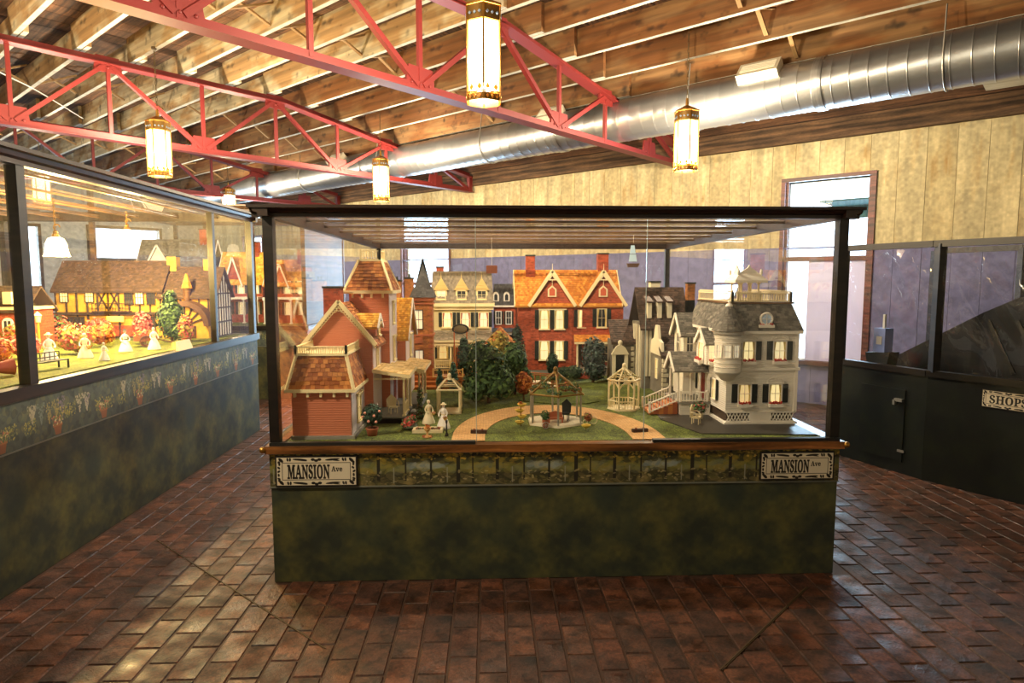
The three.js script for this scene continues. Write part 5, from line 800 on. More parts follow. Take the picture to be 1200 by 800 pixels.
{
  const g = gazebo('glass_gazebo', 'vine-roofed open gazebo on the lawn inside the path loop', [0.405, GY, -3.87], 6, 0.165, 0.185, 0.115, M.brassdark, { turn: Math.PI / 6, vine: 2200, floor: M.stonelt, postMat: M.steel, mid: true });
  gazebo('ivory_gazebo', 'square ivory pavilion with an open roof near the ladies', [-0.255, GY, -4.2], 4, 0.1, 0.155, 0.06, M.ivory, { turn: 0.0, post: 0.009, rail: false, mid: true, top: 0.03 });
  gazebo('lattice_gazebo', 'ivory lattice gazebo with arches beside the stone house', [0.905, GY, -4.26], 6, 0.1, 0.2, 0.07, M.ivory, { rail: true, open: 0, arch: true, mid: true, post: 0.007, vine: 160 });
  const pv = thing('shingle_pavilion', 'small round pavilion with pointed brown shingle roof', 'gazebo', [0.105, GY, -5.55]); part(pv, 'floor', cyl(0.13, 0.12, 0, 0.05, 0, 0, 8), M.stone); for (let k = 0; k < 6; k++) column(pv, Math.sin(k + 0.3) * 0.1, Math.cos(k + 0.3) * 0.1, 0.05, 0.32, 0.009, M.trimw); ringRoof(pv, 0, 0, 8, 0.15, 0.0, 0.315, 0.46, SH(PAL.brown, 0.02, 0.022, 0.003), 'roof', 0.39); part(pv, 'pavilion_wall', cyl(0.07, 0.07, 0.05, 0.31, 0, 0, 8), M.stonelt);
  // furniture of the glass gazebo
  const rb = thing('red_bench', 'little red bench inside the vine-roofed gazebo', 'bench', [0.40, GY + 0.012, -3.80]); part(rb, 'seat', bx(-0.045, 0.045, 0.02, 0.03, -0.02, 0.02), M.terracotta); part(rb, 'backrest', ext([[-0.045, 0.03], [0.045, 0.03], [0.04, 0.055], [0, 0.066], [-0.04, 0.055]], -0.022, -0.016), M.terracotta); for (const s of [-1, 1]) part(rb, 'leg', bx(s * 0.04 - 0.004, s * 0.04 + 0.004, 0, 0.02, -0.018, 0.018), M.terracotta);
  const wc = thing('black_chair', 'dark high-backed chair inside the vine-roofed gazebo', 'chair', [0.465, GY + 0.012, -3.85], -0.4); part(wc, 'seat', cyl(0.026, 0.026, 0.04, 0.048, 0, 0, 10), M.shutter); part(wc, 'backrest', [ext([[-0.026, 0.045], [0.026, 0.045], [0.03, 0.1], [0, 0.13], [-0.03, 0.1]], -0.026, -0.02)], M.shutter); for (const [a, b] of [[-1, -1], [1, -1], [-1, 1], [1, 1]]) part(wc, 'leg', cyl(0.003, 0.003, 0, 0.042, a * 0.017, b * 0.017, 5), M.shutter);
  for (const [x, z, c1] of [[0.235, -3.76, 0], [0.56, -3.65, 1]]) { const s = thing('plant_stand', c1 ? 'yellow basket stand right of the vine-roofed gazebo' : 'tiered yellow basket stand left of the vine-roofed gazebo', 'plant stand', [x - (c1 ? 0 : 0.045), GY, z]); for (let k = 0; k < (c1 ? 1 : 4); k++) part(s, 'basket', lathe([[0.012, 0], [0.026, 0.012], [0.028, 0.018], [0.022, 0.014]], 12).translate(c1 ? 0 : (k % 2) * 0.014 - 0.007, 0.012 + k * 0.035, 0), col(0xd9b84a)); part(s, 'stem', cyl(0.003, 0.003, 0, c1 ? 0.02 : 0.13, 0, 0, 5), M.brassdark); if (!c1) stuff(s, 'blooms', leaves([[0, 0.135, 0, 0.016, 0.012, 0.016]], 40, 0.006, AUTUMN), M.leaf); }
  const tr = thing('planter_trike', 'small planter tricycle with blossoms by the gazebo post', 'planter', [0.605, GY, -3.79]); part(tr, 'wheel', [new THREE.TorusGeometry(0.022, 0.0025, 5, 18).translate(0.02, 0.0245, 0), new THREE.TorusGeometry(0.014, 0.0025, 5, 14).translate(-0.03, 0.0165, 0.012)], M.ivory); part(tr, 'basket', lathe([[0.012, 0.02], [0.024, 0.035], [0.026, 0.042]], 12, -0.012, 0), M.terracotta); stuff(tr, 'blooms', leaves([[-0.012, 0.055, 0, 0.026, 0.018, 0.022]], 120, 0.006, [...ROSE, ...GREEN, ...OLIVE]), M.leaf);
  const wp = thing('wheel_planter', 'leafy plant in a wire wheel planter at the gazebo front', 'planter', [0.33, GY, -3.68]); part(wp, 'wheel', new THREE.TorusGeometry(0.019, 0.0025, 5, 18).translate(0, 0.0215, 0), M.steel); part(wp, 'spoke', [0, 1, 2, 3].map(k => rod(v3(Math.cos(k * 0.785) * 0.018, 0.0215 + Math.sin(k * 0.785) * 0.018, 0), v3(-Math.cos(k * 0.785) * 0.018, 0.0215 - Math.sin(k * 0.785) * 0.018, 0), 0.0012, 4)), M.steel); part(wp, 'tub', cyl(0.016, 0.02, 0.0, 0.05, 0, -0.025, 10), M.terracotta); stuff(wp, 'foliage', leaves([[0, 0.075, -0.025, 0.026, 0.03, 0.024]], 160, 0.008, GREEN), M.leaf);
}
// figurines
function figure(label, pos, turn, o = {}) {
  const f = thing('figurine', label, 'figurine', pos, turn), k = o.k || 1, S = 0.135 * k, dress = o.dress || M.cleanwhite;
  const prof = [[0, 0], [0.27, 0.0], [0.285, 0.02], [0.25, 0.14], [0.19, 0.3], [0.12, 0.45], [0.075, 0.54], [0.085, 0.6], [0.11, 0.68], [0.115, 0.74], [0.08, 0.785], [0.04, 0.80], [0.035, 0.83], [0.055, 0.855], [0.068, 0.9], [0.06, 0.95], [0.03, 0.985], [0, 0.99]].map(p => [p[0] * S, p[1] * S]);
  const body = [lathe(prof, 18).scale(1, 1, 0.85)];
  const arm = (s, fx) => tube([[s * 0.1 * S, 0.74 * S, 0], [s * 0.17 * S, 0.6 * S, 0.02 * S], [s * (0.15 + fx) * S, 0.5 * S, 0.1 * S], [s * (0.08 + fx) * S, 0.5 * S, 0.17 * S]], 0.028 * S, 10, 6);
  body.push(arm(-1, o.al || 0), arm(1, o.ar || 0), ball(0.014 * S, 0, 0.89 * S, 0.06 * S, 1, 1.4, 1, 5));
  part(f, 'body', body, dress);
  part(f, 'face', ball(0.062 * S, 0, 0.9 * S, 0.006 * S, 1, 1.15, 0.98, 10), col(0xe6c0a0));
  part(f, 'hair', ball(0.068 * S, 0, 0.925 * S, -0.016 * S, 1, 0.95, 1, 10), col(o.hair || 0x8a6a3a));
  if (o.hat) part(f, 'hat', lathe([[0, 1.03], [0.05, 1.02], [0.062, 0.965], [0.13, 0.955], [0.13, 0.945], [0, 0.95]].map(p => [p[0] * S, p[1] * S]), 14), o.hat);
  part(f, 'sash', lathe([[0.082 * S, 0.53 * S], [0.088 * S, 0.545 * S], [0.086 * S, 0.57 * S]], 14).scale(1, 1, 0.88), o.sash || M.ivory);
  if (o.basket) { part(f, 'basket', lathe([[0.04 * S, 0.36 * S], [0.085 * S, 0.44 * S], [0.09 * S, 0.46 * S], [0.06 * S, 0.44 * S]], 10, 0.16 * S, 0.16 * S), col(0xc9a050)); stuff(f, 'blooms', leaves([[0.16 * S, 0.48 * S, 0.16 * S, 0.09 * S, 0.04 * S, 0.09 * S]], 40, 0.006, [...ROSE, ...OLIVE]), M.leaf); }
  if (o.parasol) { part(f, 'parasol', [rod(v3(0.14 * S, 0.5 * S, 0.1 * S), v3(0.2 * S, 1.15 * S, 0.06 * S), 0.012 * S), lathe([[0, 0.08], [0.14, 0.05], [0.26, -0.02]].map(p => [p[0] * S, p[1] * S]), 12).translate(0.2 * S, 1.1 * S, 0.06 * S)], o.parasol); }
  return f;
}
figure('lady figurine in cream dress with peach flowers beside the flower bed', [-0.36, GY, -3.85], 0.6, { k: 1.08, basket: true, dress: col(0xefe2c0), hair: 0xe8dcc0 });
figure('lady figurine in white gown and wide hat next to the black lamp', [-0.262, GY, -3.72], -0.4, { k: 1.1, hat: M.ivory, basket: true });
{
  const fb = thing('flower_bed', 'rectangular ivory-edged bed of red flowers', 'flower bed', [-0.345, GY, -3.645]); part(fb, 'edging', frameRing(-0.085, 0.085, 0.045, -0.045, 0, 0.018, 0.014), M.ivory); part(fb, 'soil', bx(-0.071, 0.071, 0, 0.01, -0.031, 0.031), M.timber); stuff(fb, 'blooms', leaves(Array.from({ length: 10 }, (_, i) => [-0.06 + i * 0.013, 0.014, (i % 3 - 1) * 0.018, 0.014, 0.008, 0.012]), 260, 0.006, [...ROSE, ...pal(0xc23a2c), ...GREEN]), M.leaf);
  const u = thing('flower_urn', 'small stone urn of orange flowers at the case edge', 'urn', [-0.335, GY, -3.5]); part(u, 'urn', lathe([[0, 0], [0.022, 0], [0.02, 0.008], [0.006, 0.014], [0.006, 0.03], [0.018, 0.045], [0.02, 0.055], [0.015, 0.052]], 14), col(0xd9a86a)); stuff(u, 'blooms', [leaves([[0, 0.062, 0, 0.018, 0.012, 0.018]], 70, 0.006, AUTUMN), leaves([[0, 0.006, 0, 0.032, 0.008, 0.022]], 90, 0.006, [...AUTUMN, ...ROSE])], M.leaf);
  const lp = thing('lamp_post', 'tiny black lamp post at the edge of the path', 'lamp post', [-0.232, GY, -3.53]); part(lp, 'post', lathe([[0, 0], [0.012, 0], [0.009, 0.012], [0.005, 0.02], [0.0035, 0.07], [0, 0.07]], 10), M.black); part(lp, 'lantern_head', [new THREE.CylinderGeometry(0.008, 0.005, 0.016, 6).translate(0, 0.078, 0), cyl(0.009, 0.001, 0.086, 0.094, 0, 0, 6)], M.black);
  const tp = thing('topiary_tree', 'round potted topiary with pink blooms before the pink mansion', 'potted tree', [-0.645, GY, -3.56]); part(tp, 'pot', lathe([[0, 0], [0.026, 0], [0.032, 0.034], [0.035, 0.036], [0.035, 0.045], [0.028, 0.044], [0.026, 0.038]], 14), M.terracotta); part(tp, 'trunk', cyl(0.004, 0.004, 0.036, 0.07, 0, 0, 6), col(0x5a3f28)); stuff(tp, 'foliage', leaves([[0, 0.118, 0, 0.055, 0.06, 0.055]], 2000, 0.007, pal(0x2f4a38, 0x24402e, 0x3a5a44)), M.leaf); pieces(tp, 'bloom', [[-0.03, 0.135, 0.045], [0.02, 0.12, 0.052], [0.045, 0.14, 0.025], [-0.01, 0.09, 0.052], [-0.045, 0.11, 0.03], [0.03, 0.085, 0.045]].map(q => ball(0.008, ...q, 1, 1, 1, 7)), col(0xe9a08c));
  const rf = thing('porch_flowers', 'heap of red flowers along the pink mansion porch', 'flowers', [-0.455, GY, -3.72]); part(rf, 'mound', ball(0.045, 0, 0.016, 0, 1, 0.35, 1.6, 10), col(0x34452a)); stuff(rf, 'blooms', leaves([[-0.01, 0.042, 0.035, 0.04, 0.032, 0.04], [0.0, 0.044, -0.035, 0.04, 0.035, 0.05]], 420, 0.008, [...ROSE, ...pal(0xc8392c, 0xd24a38), ...GREEN]), M.leaf);
  const vn2 = thing('climbing_vine', 'dark vine climbing the pink mansion porch post', 'vine', [-0.425, GY, -4.0]); part(vn2, 'stem', tube([[0, 0, 0], [0.008, 0.08, 0], [-0.006, 0.16, 0.004], [0.004, 0.22, 0]], 0.003, 12, 5), col(0x4a3a22)); stuff(vn2, 'foliage', leaves([[0, 0.05, 0, 0.028, 0.05, 0.03], [0, 0.14, 0, 0.02, 0.07, 0.022], [0, 0.02, 0.03, 0.05, 0.02, 0.03]], 520, 0.008, [...GREEN, ...pal(0x4a3a24, 0x7a4a30)]), M.leaf);
  const ch = thing('wicker_chair', 'pale wicker armchair on the pink mansion porch', 'chair', [-0.59, GY + 0.04, -3.97], 0.5); part(ch, 'seat', cyl(0.03, 0.03, 0.035, 0.043, 0, 0, 10), M.ivory); part(ch, 'backrest', ext([[-0.03, 0.04], [0.03, 0.04], [0.032, 0.085], [0, 0.115], [-0.032, 0.085]], -0.03, -0.025), M.ivory); for (const s of [-1, 1]) part(ch, 'arm', tube([[s * 0.03, 0.07, -0.026], [s * 0.036, 0.07, 0.0], [s * 0.03, 0.04, 0.024]], 0.003, 8, 5), M.ivory); for (const [a, b] of [[-1, -1], [1, -1], [-1, 1], [1, 1]]) part(ch, 'leg', cyl(0.003, 0.003, 0, 0.036, a * 0.02, b * 0.02, 5), M.ivory);
  dup(ch, [1.235, GY + 0.006, -3.76], 1.0, 'pale wicker armchair in front of the white mansion');
  const pp = thing('potted_shrub', 'leafy potted shrub by the white mansion stairs', 'potted plant', [1.3, GY + 0.006, -3.9]); part(pp, 'pot', lathe([[0, 0], [0.02, 0], [0.026, 0.035], [0.022, 0.036]], 12), M.ivory); stuff(pp, 'foliage', leaves([[0, 0.07, 0, 0.055, 0.04, 0.045]], 320, 0.009, [...GREEN, ...ROSE.slice(0, 1)]), M.leaf);
  for (const [x, z, l] of [[-0.055, -3.575, 'dark brown plaque lying on the path leg towards the pink mansion'], [0.855, -3.575, 'dark brown plaque lying on the path leg towards the white mansion']]) { const p = thing('path_plaque', l, 'plaque', [x, GY + 0.004, z], x > 0 ? 0.15 : -0.1); part(p, 'plate', [ext([[-0.045, 0], [0.045, 0], [0.045, 0.018], [-0.045, 0.018]], -0.012, 0.012)], col(0x3a2318)); pieces(p, 'knob', [-0.025, 0.02].map(q => ball(0.007, q, 0.02, 0.004, 1, 1, 1, 7)), col(0x7a3a22)); }
}
// trees and shrubs
plant('broadleaf_tree', 'tall dark green leafy tree behind the path loop', 'tree', [0.0, GY, -4.5], [[0, 0.2, 0, 0.15, 0.17, 0.13], [-0.06, 0.33, 0, 0.09, 0.1, 0.09], [0.07, 0.12, 0.03, 0.12, 0.11, 0.1], [-0.09, 0.1, 0.04, 0.1, 0.1, 0.09]], 1500, 0.016, GREEN, [0.012, 0.2]);
plant('broadleaf_tree', 'bushy dark green tree right of the tall dark tree', 'tree', [0.2, GY, -4.82], [[0, 0.22, 0, 0.09, 0.17, 0.09], [0.03, 0.1, 0, 0.1, 0.1, 0.09]], 1000, 0.015, GREEN, [0.012, 0.2]);
plant('autumn_bush', 'orange autumn bush beside the dark leafy trees', 'bush', [0.25, GY, -4.55], [[0, 0.13, 0, 0.06, 0.08, 0.05]], 420, 0.012, AUTUMN, [0.008, 0.1]);
plant('willow_tree', 'olive yellow wispy tree before the round pavilion', 'tree', [0.085, GY, -5.1], [[0, 0.32, 0, 0.09, 0.14, 0.08], [-0.05, 0.22, 0, 0.06, 0.12, 0.06]], 650, 0.014, OLIVE, [0.01, 0.3]);
plant('cypress_tree', 'dark narrow cypress in front of the cream house', 'tree', [-0.21, GY, -5.55], [[0, 0.16, 0, 0.06, 0.16, 0.06], [0, 0.29, 0, 0.035, 0.07, 0.035]], 600, 0.012, pal(0x27402e, 0x1f3526, 0x33503a), [0.01, 0.1]);
plant('cypress_tree', 'tall dark cypress against the red brick house corner', 'tree', [0.255, GY, -5.72], [[0, 0.2, 0, 0.075, 0.2, 0.06], [0, 0.36, 0, 0.045, 0.08, 0.04]], 700, 0.012, pal(0x1d2c22, 0x16241b, 0x283c2e), [0.01, 0.1]);
plant('dark_shrub_tree', 'dark bluish tree before the brick house porch', 'tree', [0.885, GY, -5.4], [[0, 0.2, 0, 0.1, 0.15, 0.09], [0.01, 0.08, 0.03, 0.09, 0.09, 0.08]], 1000, 0.014, pal(0x31443f, 0x25362f, 0x4a5d58, 0x3a3f46), [0.014, 0.2]);
plant('teal_fir', 'small teal fir beside the tan terrace steps', 'tree', [-0.27, GY, -4.95], [[0, 0.07, 0, 0.05, 0.05, 0.05], [0, 0.14, 0, 0.035, 0.05, 0.035], [0, 0.19, 0, 0.02, 0.04, 0.02]], 420, 0.01, TEAL, [0.006, 0.06]);
plant('teal_fir', 'thin teal sapling on the tan terrace lawn', 'tree', [-0.375, GY, -4.95], [[0, 0.08, 0, 0.03, 0.06, 0.03], [0, 0.14, 0, 0.018, 0.04, 0.018]], 220, 0.009, TEAL, [0.005, 0.06]);
plant('evergreen_shrub', 'pointed evergreen shrub under the brick house windows', 'bush', [0.57, GY, -5.72], [[0, 0.1, 0, 0.055, 0.1, 0.05]], 420, 0.011, pal(0x22382a, 0x2d4a35), [0.006, 0.05]);
for (const [x, z, l, r] of [[0.66, -5.6, 'low round shrub left of the brick house steps', 0.06], [0.74, -5.5, 'wide clipped shrub beside the brick house steps', 0.075], [-0.09, -5.7, 'rust red shrub at the cream house steps', 0.07]]) plant('round_shrub', l, 'bush', [x, GY, z], [[0, r * 0.7, 0, r, r * 0.75, r * 0.8]], 380, 0.011, l.startsWith('rust') ? AUTUMN : pal(0x33452f, 0x46583c, 0x28382a), null);
plant('flower_clump', 'red flower clump on the pale lawn island', 'flowers', [0.585, GY + 0.006, -4.85], [[0, 0.03, 0, 0.06, 0.035, 0.04], [0.07, 0.015, 0.05, 0.05, 0.02, 0.03]], 300, 0.01, [...ROSE, ...AUTUMN], null);
solo('lawn_island', 'lighter green raised island of lawn behind the gazebo', 'lawn', ext([[0.22, 4.55], [0.45, 4.42], [0.68, 4.42], [0.78, 4.5], [0.72, 4.6], [0.74, 4.8], [0.6, 5.0], [0.35, 5.1], [0.22, 4.85]], 0, 0.006).rotateX(-Math.PI / 2), st({ map: tTurf, color: 0xe8f0a0, roughness: 0.95 }), [0, GY, 0]);
{
  const b = thing('garden_bridge', 'small red railed footbridge behind the trees', 'bridge', [0.4, GY, -5.2], -0.5); part(b, 'plank_deck', [ext([[-0.16, 0.0], [0.16, 0.0], [0.16, 0.012], [0.08, 0.034], [0, 0.042], [-0.08, 0.034], [-0.16, 0.012]], -0.05, 0.05)], M.stonelt); for (const z of [-0.048, 0.048]) balustrade(b, v3(-0.15, 0.02, z), v3(0.15, 0.02, z), 0.08, 6, M.terracotta, 0.007, 'railing');
  const s = thing('oval_sign', 'dark oval sign on two thin posts before the cream house', 'sign', [-0.245, GY, -5.7]); part(s, 'ring', new THREE.TorusGeometry(0.055, 0.008, 6, 24).scale(1.2, 0.72, 1).translate(0, 0.43, 0), M.black); part(s, 'board', ball(0.05, 0, 0.43, 0, 1.2, 0.7, 0.12, 14), st({ color: 0x6b5c40 })); for (const q of [-1, 1]) part(s, 'post', cyl(0.006, 0.006, 0, 0.42, q * 0.055, 0, 6), col(0xb05a2a));
  const sh3 = thing('hanging_ship', 'little sailing ship with pale blue sails hung on a thread', 'model ship', [1.14, 1.70, -5.1]); part(sh3, 'hull', [ext([[-0.05, 0.03], [0.05, 0.03], [0.035, 0], [-0.04, 0]], -0.018, 0.018)], M.dark); part(sh3, 'mast', cyl(0.002, 0.002, 0.03, 0.19, 0, 0, 5), M.slat); part(sh3, 'sail', [ext([[-0.035, 0.045], [0.03, 0.045], [0.02, 0.1], [-0.028, 0.1]], 0.004, 0.007), ext([[-0.028, 0.105], [0.018, 0.105], [0.008, 0.17], [-0.02, 0.17]], 0.004, 0.007)], st({ color: 0xb8d6ea, roughness: 0.7 })); part(sh3, 'thread', cyl(0.001, 0.001, 0.19, 0.25, 0, 0, 4), M.white);
  const hb = thing('hanging_box', 'small brown crate hung on a thread over the cream house', 'crate', [0.03, 1.655, -5.4]); part(hb, 'crate', [bx(-0.045, 0.045, 0, 0.065, -0.03, 0.03), bx(-0.048, 0.048, 0.02, 0.026, -0.032, 0.032), bx(-0.048, 0.048, 0.045, 0.051, -0.032, 0.032)], col(0x6a3418)); part(hb, 'thread', cyl(0.001, 0.001, 0.065, 0.295, 0, 0, 4), M.white);
}

// ================================================================ THE INN CASE
const IY = 1.041;
{
  const l = thing('inn_lawn', 'bright green turf in front of the half-timbered inn', 'lawn', [0, 0.976, 0]); part(l, 'turf', bx(-4.92, -2.54, 0, 0.065, -6.87, -1.28), st({ map: tTurf, color: 0xf4f0a8, roughness: 0.95 }));
  const h = thing('timber_inn', 'yellow half-timbered inn with brown shingle roof and arched gateway', 'doll house', [0, IY, 0]), s = SH(pal(0x46352a, 0x3a2c22, 0x503d30, 0x443324), 0.022, 0.026, 0.004), zf = -6.42, zb = -6.8;
  part(h, 'wall', bx(-4.17, -3.17, 0, 0.49, zb, zf), M.yellow); part(h, 'wall', bx(-3.17, -2.66, 0, 0.44, zb, zf), M.yellow);
  part(h, 'gable', [gableWallX(zf, zb, 0.49, 0.24, -4.17, -4.15), gableWallX(zf, zb, 0.44, 0.24, -2.68, -2.66)], M.cleanwhite);
  gableRoof(h, -4.17, -3.17, zf, zb, 0.49, 0.26, 'x', s, 0.028, 0.016); gableRoof(h, -3.17, -2.66, zf, zb, 0.44, 0.25, 'x', s, 0.035, 0.016);
  const T = (x0, x1, y0, y1) => part(h, 'timber', bx(x0, x1, y0, y1, zf, zf + 0.012), M.timber), D = (x0, y0, x1, y1) => part(h, 'timber', bar(v3(x0, y0, zf + 0.006), v3(x1, y1, zf + 0.006), 0.01, 0.014), M.timber);
  for (const y of [0.0, 0.235, 0.475]) T(-4.17, -3.17, y, y + 0.016); for (const y of [0.0, 0.235, 0.42]) T(-3.17, -2.66, y, y + 0.016);
  for (let i = 0; i <= 10; i++) { const x = -4.165 + i * 0.099; T(x - 0.007, x + 0.007, i % 3 === 1 ? 0.25 : 0, 0.48); }
  for (let i = 1; i <= 5; i++) { const x = -3.16 + i * 0.088; T(x - 0.006, x + 0.006, 0.25, 0.43); }
  for (const x of [-3.78, -3.66]) { D(x, 0.28, x + 0.1, 0.47); D(x + 0.1, 0.28, x, 0.47); }
  for (const [x, y, w, hh, k] of [[-4.08, 0.35, 0.07, 0.1, 1], [-3.84, 0.35, 0.07, 0.1, 1], [-3.47, 0.33, 0.07, 0.12, 0], [-3.37, 0.33, 0.07, 0.12, 2], [-3.26, 0.33, 0.07, 0.12, 0], [-4.05, 0.05, 0.09, 0.15, 0], [-3.95, 0.05, 0.09, 0.15, 0], [-3.36, 0.05, 0.07, 0.15, 0], [-3.27, 0.05, 0.07, 0.15, 0], [-3.09, 0.28, 0.06, 0.1, 0]]) win(h, x, y, zf + 0.012, w, hh, { frame: M.timber, cols: 3, curtain: false, pane: k === 2 ? M.lit[2] : k === 1 ? M.lit[1] : M.darkpane });
  part(h, 'brick_infill', [bx(-3.72, -3.42, 0, 0.12, zf, zf + 0.008)], M.redbrick); part(h, 'overhang_beam', bx(-4.18, -3.16, 0.225, 0.245, zf, zf + 0.04), M.timber);
  part(h, 'porch_balcony', [bx(-3.8, -3.45, 0.25, 0.262, zf, zf + 0.06), ...Array.from({ length: 12 }, (_, i) => bx(-3.8 + i * 0.0315, -3.796 + i * 0.0315, 0.26, 0.33, zf + 0.052, zf + 0.056)), bx(-3.8, -3.45, 0.33, 0.338, zf + 0.05, zf + 0.06)], M.timber);
  { // arched gateway with radiating timbers
    const cx = -2.91, r = 0.22, y = 0.12, half = new THREE.Shape(); half.absarc(cx, y, r, 0, Math.PI); half.lineTo(cx - r, 0); half.lineTo(cx + r, 0); const g = part(h, 'gateway', ext(half, zf, zf + 0.09), M.yellow), ar = new THREE.Shape(); ar.absarc(cx, y, r + 0.02, 0, Math.PI); ar.absarc(cx, y, r - 0.03, Math.PI, 0, true); part(g, 'arch_roof', ext(ar, zf, zf + 0.13), M.dark); for (let k = 1; k < 8; k++) { const a = k / 8 * Math.PI; part(g, 'spoke', bar(v3(cx + Math.cos(a) * 0.06, y + Math.sin(a) * 0.06, zf + 0.095), v3(cx + Math.cos(a) * (r - 0.03), y + Math.sin(a) * (r - 0.03), zf + 0.095), 0.01, 0.012), M.timber); } part(g, 'gate', [bx(cx - 0.1, cx + 0.1, 0, 0.12, zf + 0.09, zf + 0.1)], M.slat);
    ringRoof(h, cx, zf + 0.02, 8, 0.05, 0.006, 0.48, 0.62, SH(PAL.orange, 0.02, 0.02, 0.003), 'turret_roof'); part(h, 'turret', cyl(0.035, 0.04, 0.36, 0.485, cx, zf + 0.02, 8), M.slat);
  }
  // white right-hand gable end
  part(h, 'end_cladding', bx(-2.66, -2.655, 0, 0.44, zb, zf), M.cleanwhite); for (let k = 0; k <= 6; k++) part(h, 'timber', bx(-2.656, -2.648, 0, 0.44 + 0.2 * (1 - Math.abs(k - 3) / 3.2), zf - 0.01 - k * 0.06 - 0.006, zf - 0.01 - k * 0.06 + 0.006), M.timber); for (const y of [0.0, 0.14, 0.28, 0.42]) part(h, 'timber', bx(-2.656, -2.647, y, y + 0.014, zb, zf), M.timber);
  chimney(h, -3.13, -6.62, 0.62, 0.80, 0.09, M.yellow); chimney(h, -2.78, -6.62, 0.6, 0.77, 0.08, M.yellow); part(h, 'sign_board', bx(-3.66, -3.5, 0.16, 0.215, zf + 0.06, zf + 0.068), col(0xd8c27a));
  // brick house at the left
  const b = thing('quoined_brick_house', 'red brick doll house with white quoins and arched window', 'doll house', [0, IY, 0]); part(b, 'wall', bx(-4.6, -3.86, 0, 0.33, -5.9, -5.55), M.redbrick); gableRoof(b, -4.6, -3.86, -5.55, -5.9, 0.33, 0.18, 'x', s, 0.03, 0.014); part(b, 'cornice', bx(-4.62, -3.84, 0.31, 0.335, -5.92, -5.53), M.ivory);
  pieces(b, 'quoin', Array.from({ length: 9 }, (_, k) => bx(-3.86 - (k % 2 ? 0.05 : 0.075), -3.855, 0.005 + k * 0.035, 0.034 + k * 0.035, -5.56, -5.542)), M.ivory); pieces(b, 'quoin', Array.from({ length: 9 }, (_, k) => bx(-4.12 - (k % 2 ? 0.03 : 0.05), -4.1, 0.005 + k * 0.035, 0.034 + k * 0.035, -5.56, -5.542)), M.ivory);
  { const w = new THREE.Shape(); w.moveTo(-0.045, 0); w.lineTo(0.045, 0); w.lineTo(0.045, 0.14); w.absarc(0, 0.14, 0.045, 0, Math.PI); const f = part(b, 'arched_window', ext(w, -0.004, 0.012).translate(-4.0, 0.06, -5.55), M.cleanwhite); for (const x of [-0.016, 0.016]) part(f, 'pane', bx(-4.0 + x - 0.011, -4.0 + x + 0.011, 0.075, 0.22, -5.538, -5.5365), M.darkpane); } part(b, 'dormer', [bx(-4.02, -3.95, 0.36, 0.46, -5.6, -5.53)], M.ivory);
}
// hanging bell lamps
for (const [x, y, z, l] of [[-3.1, 1.77, -4.82, 'lower bell-shaped glass lamp hanging above the golden lamp post'], [-3.1, 1.895, -5.76, 'higher bell-shaped glass lamp hanging near the inn roof']]) {
  const o = thing('bell_lamp', l, 'lamp', [x, y, z], 0, 'bell lamps in the inn case'), top = 2.205 - y; part(o, 'lamp_shade', lathe([[0.085, 0], [0.078, 0.01], [0.07, 0.05], [0.066, 0.09], [0.05, 0.125], [0.02, 0.14]], 24), M.shade, 'glowing white glass bell'); part(o, 'gallery', [cyl(0.026, 0.02, 0.136, 0.16), ball(0.016, 0, 0.17, 0)], M.brass); part(o, 'scroll', new THREE.TorusGeometry(0.022, 0.005, 6, 14, 4.5).translate(0.012, 0.205, 0), M.brass); if (top > 0.23) stuff(o, 'chain', Array.from({ length: Math.floor((top - 0.2) / 0.03) }, (_, k) => new THREE.TorusGeometry(0.009, 0.0025, 4, 8).scale(0.8, 1.8, 1).rotateY((k & 1) * 1.57).translate(0, 0.215 + k * 0.03, 0)), M.brass);
  const L = new THREE.PointLight(new THREE.Color().setRGB(1, 0.69, 0.23), 16, 0, 2); L.position.set(0, 0.05, 0); L.castShadow = true; L.shadow.radius = 2.5; o.add(L);
}
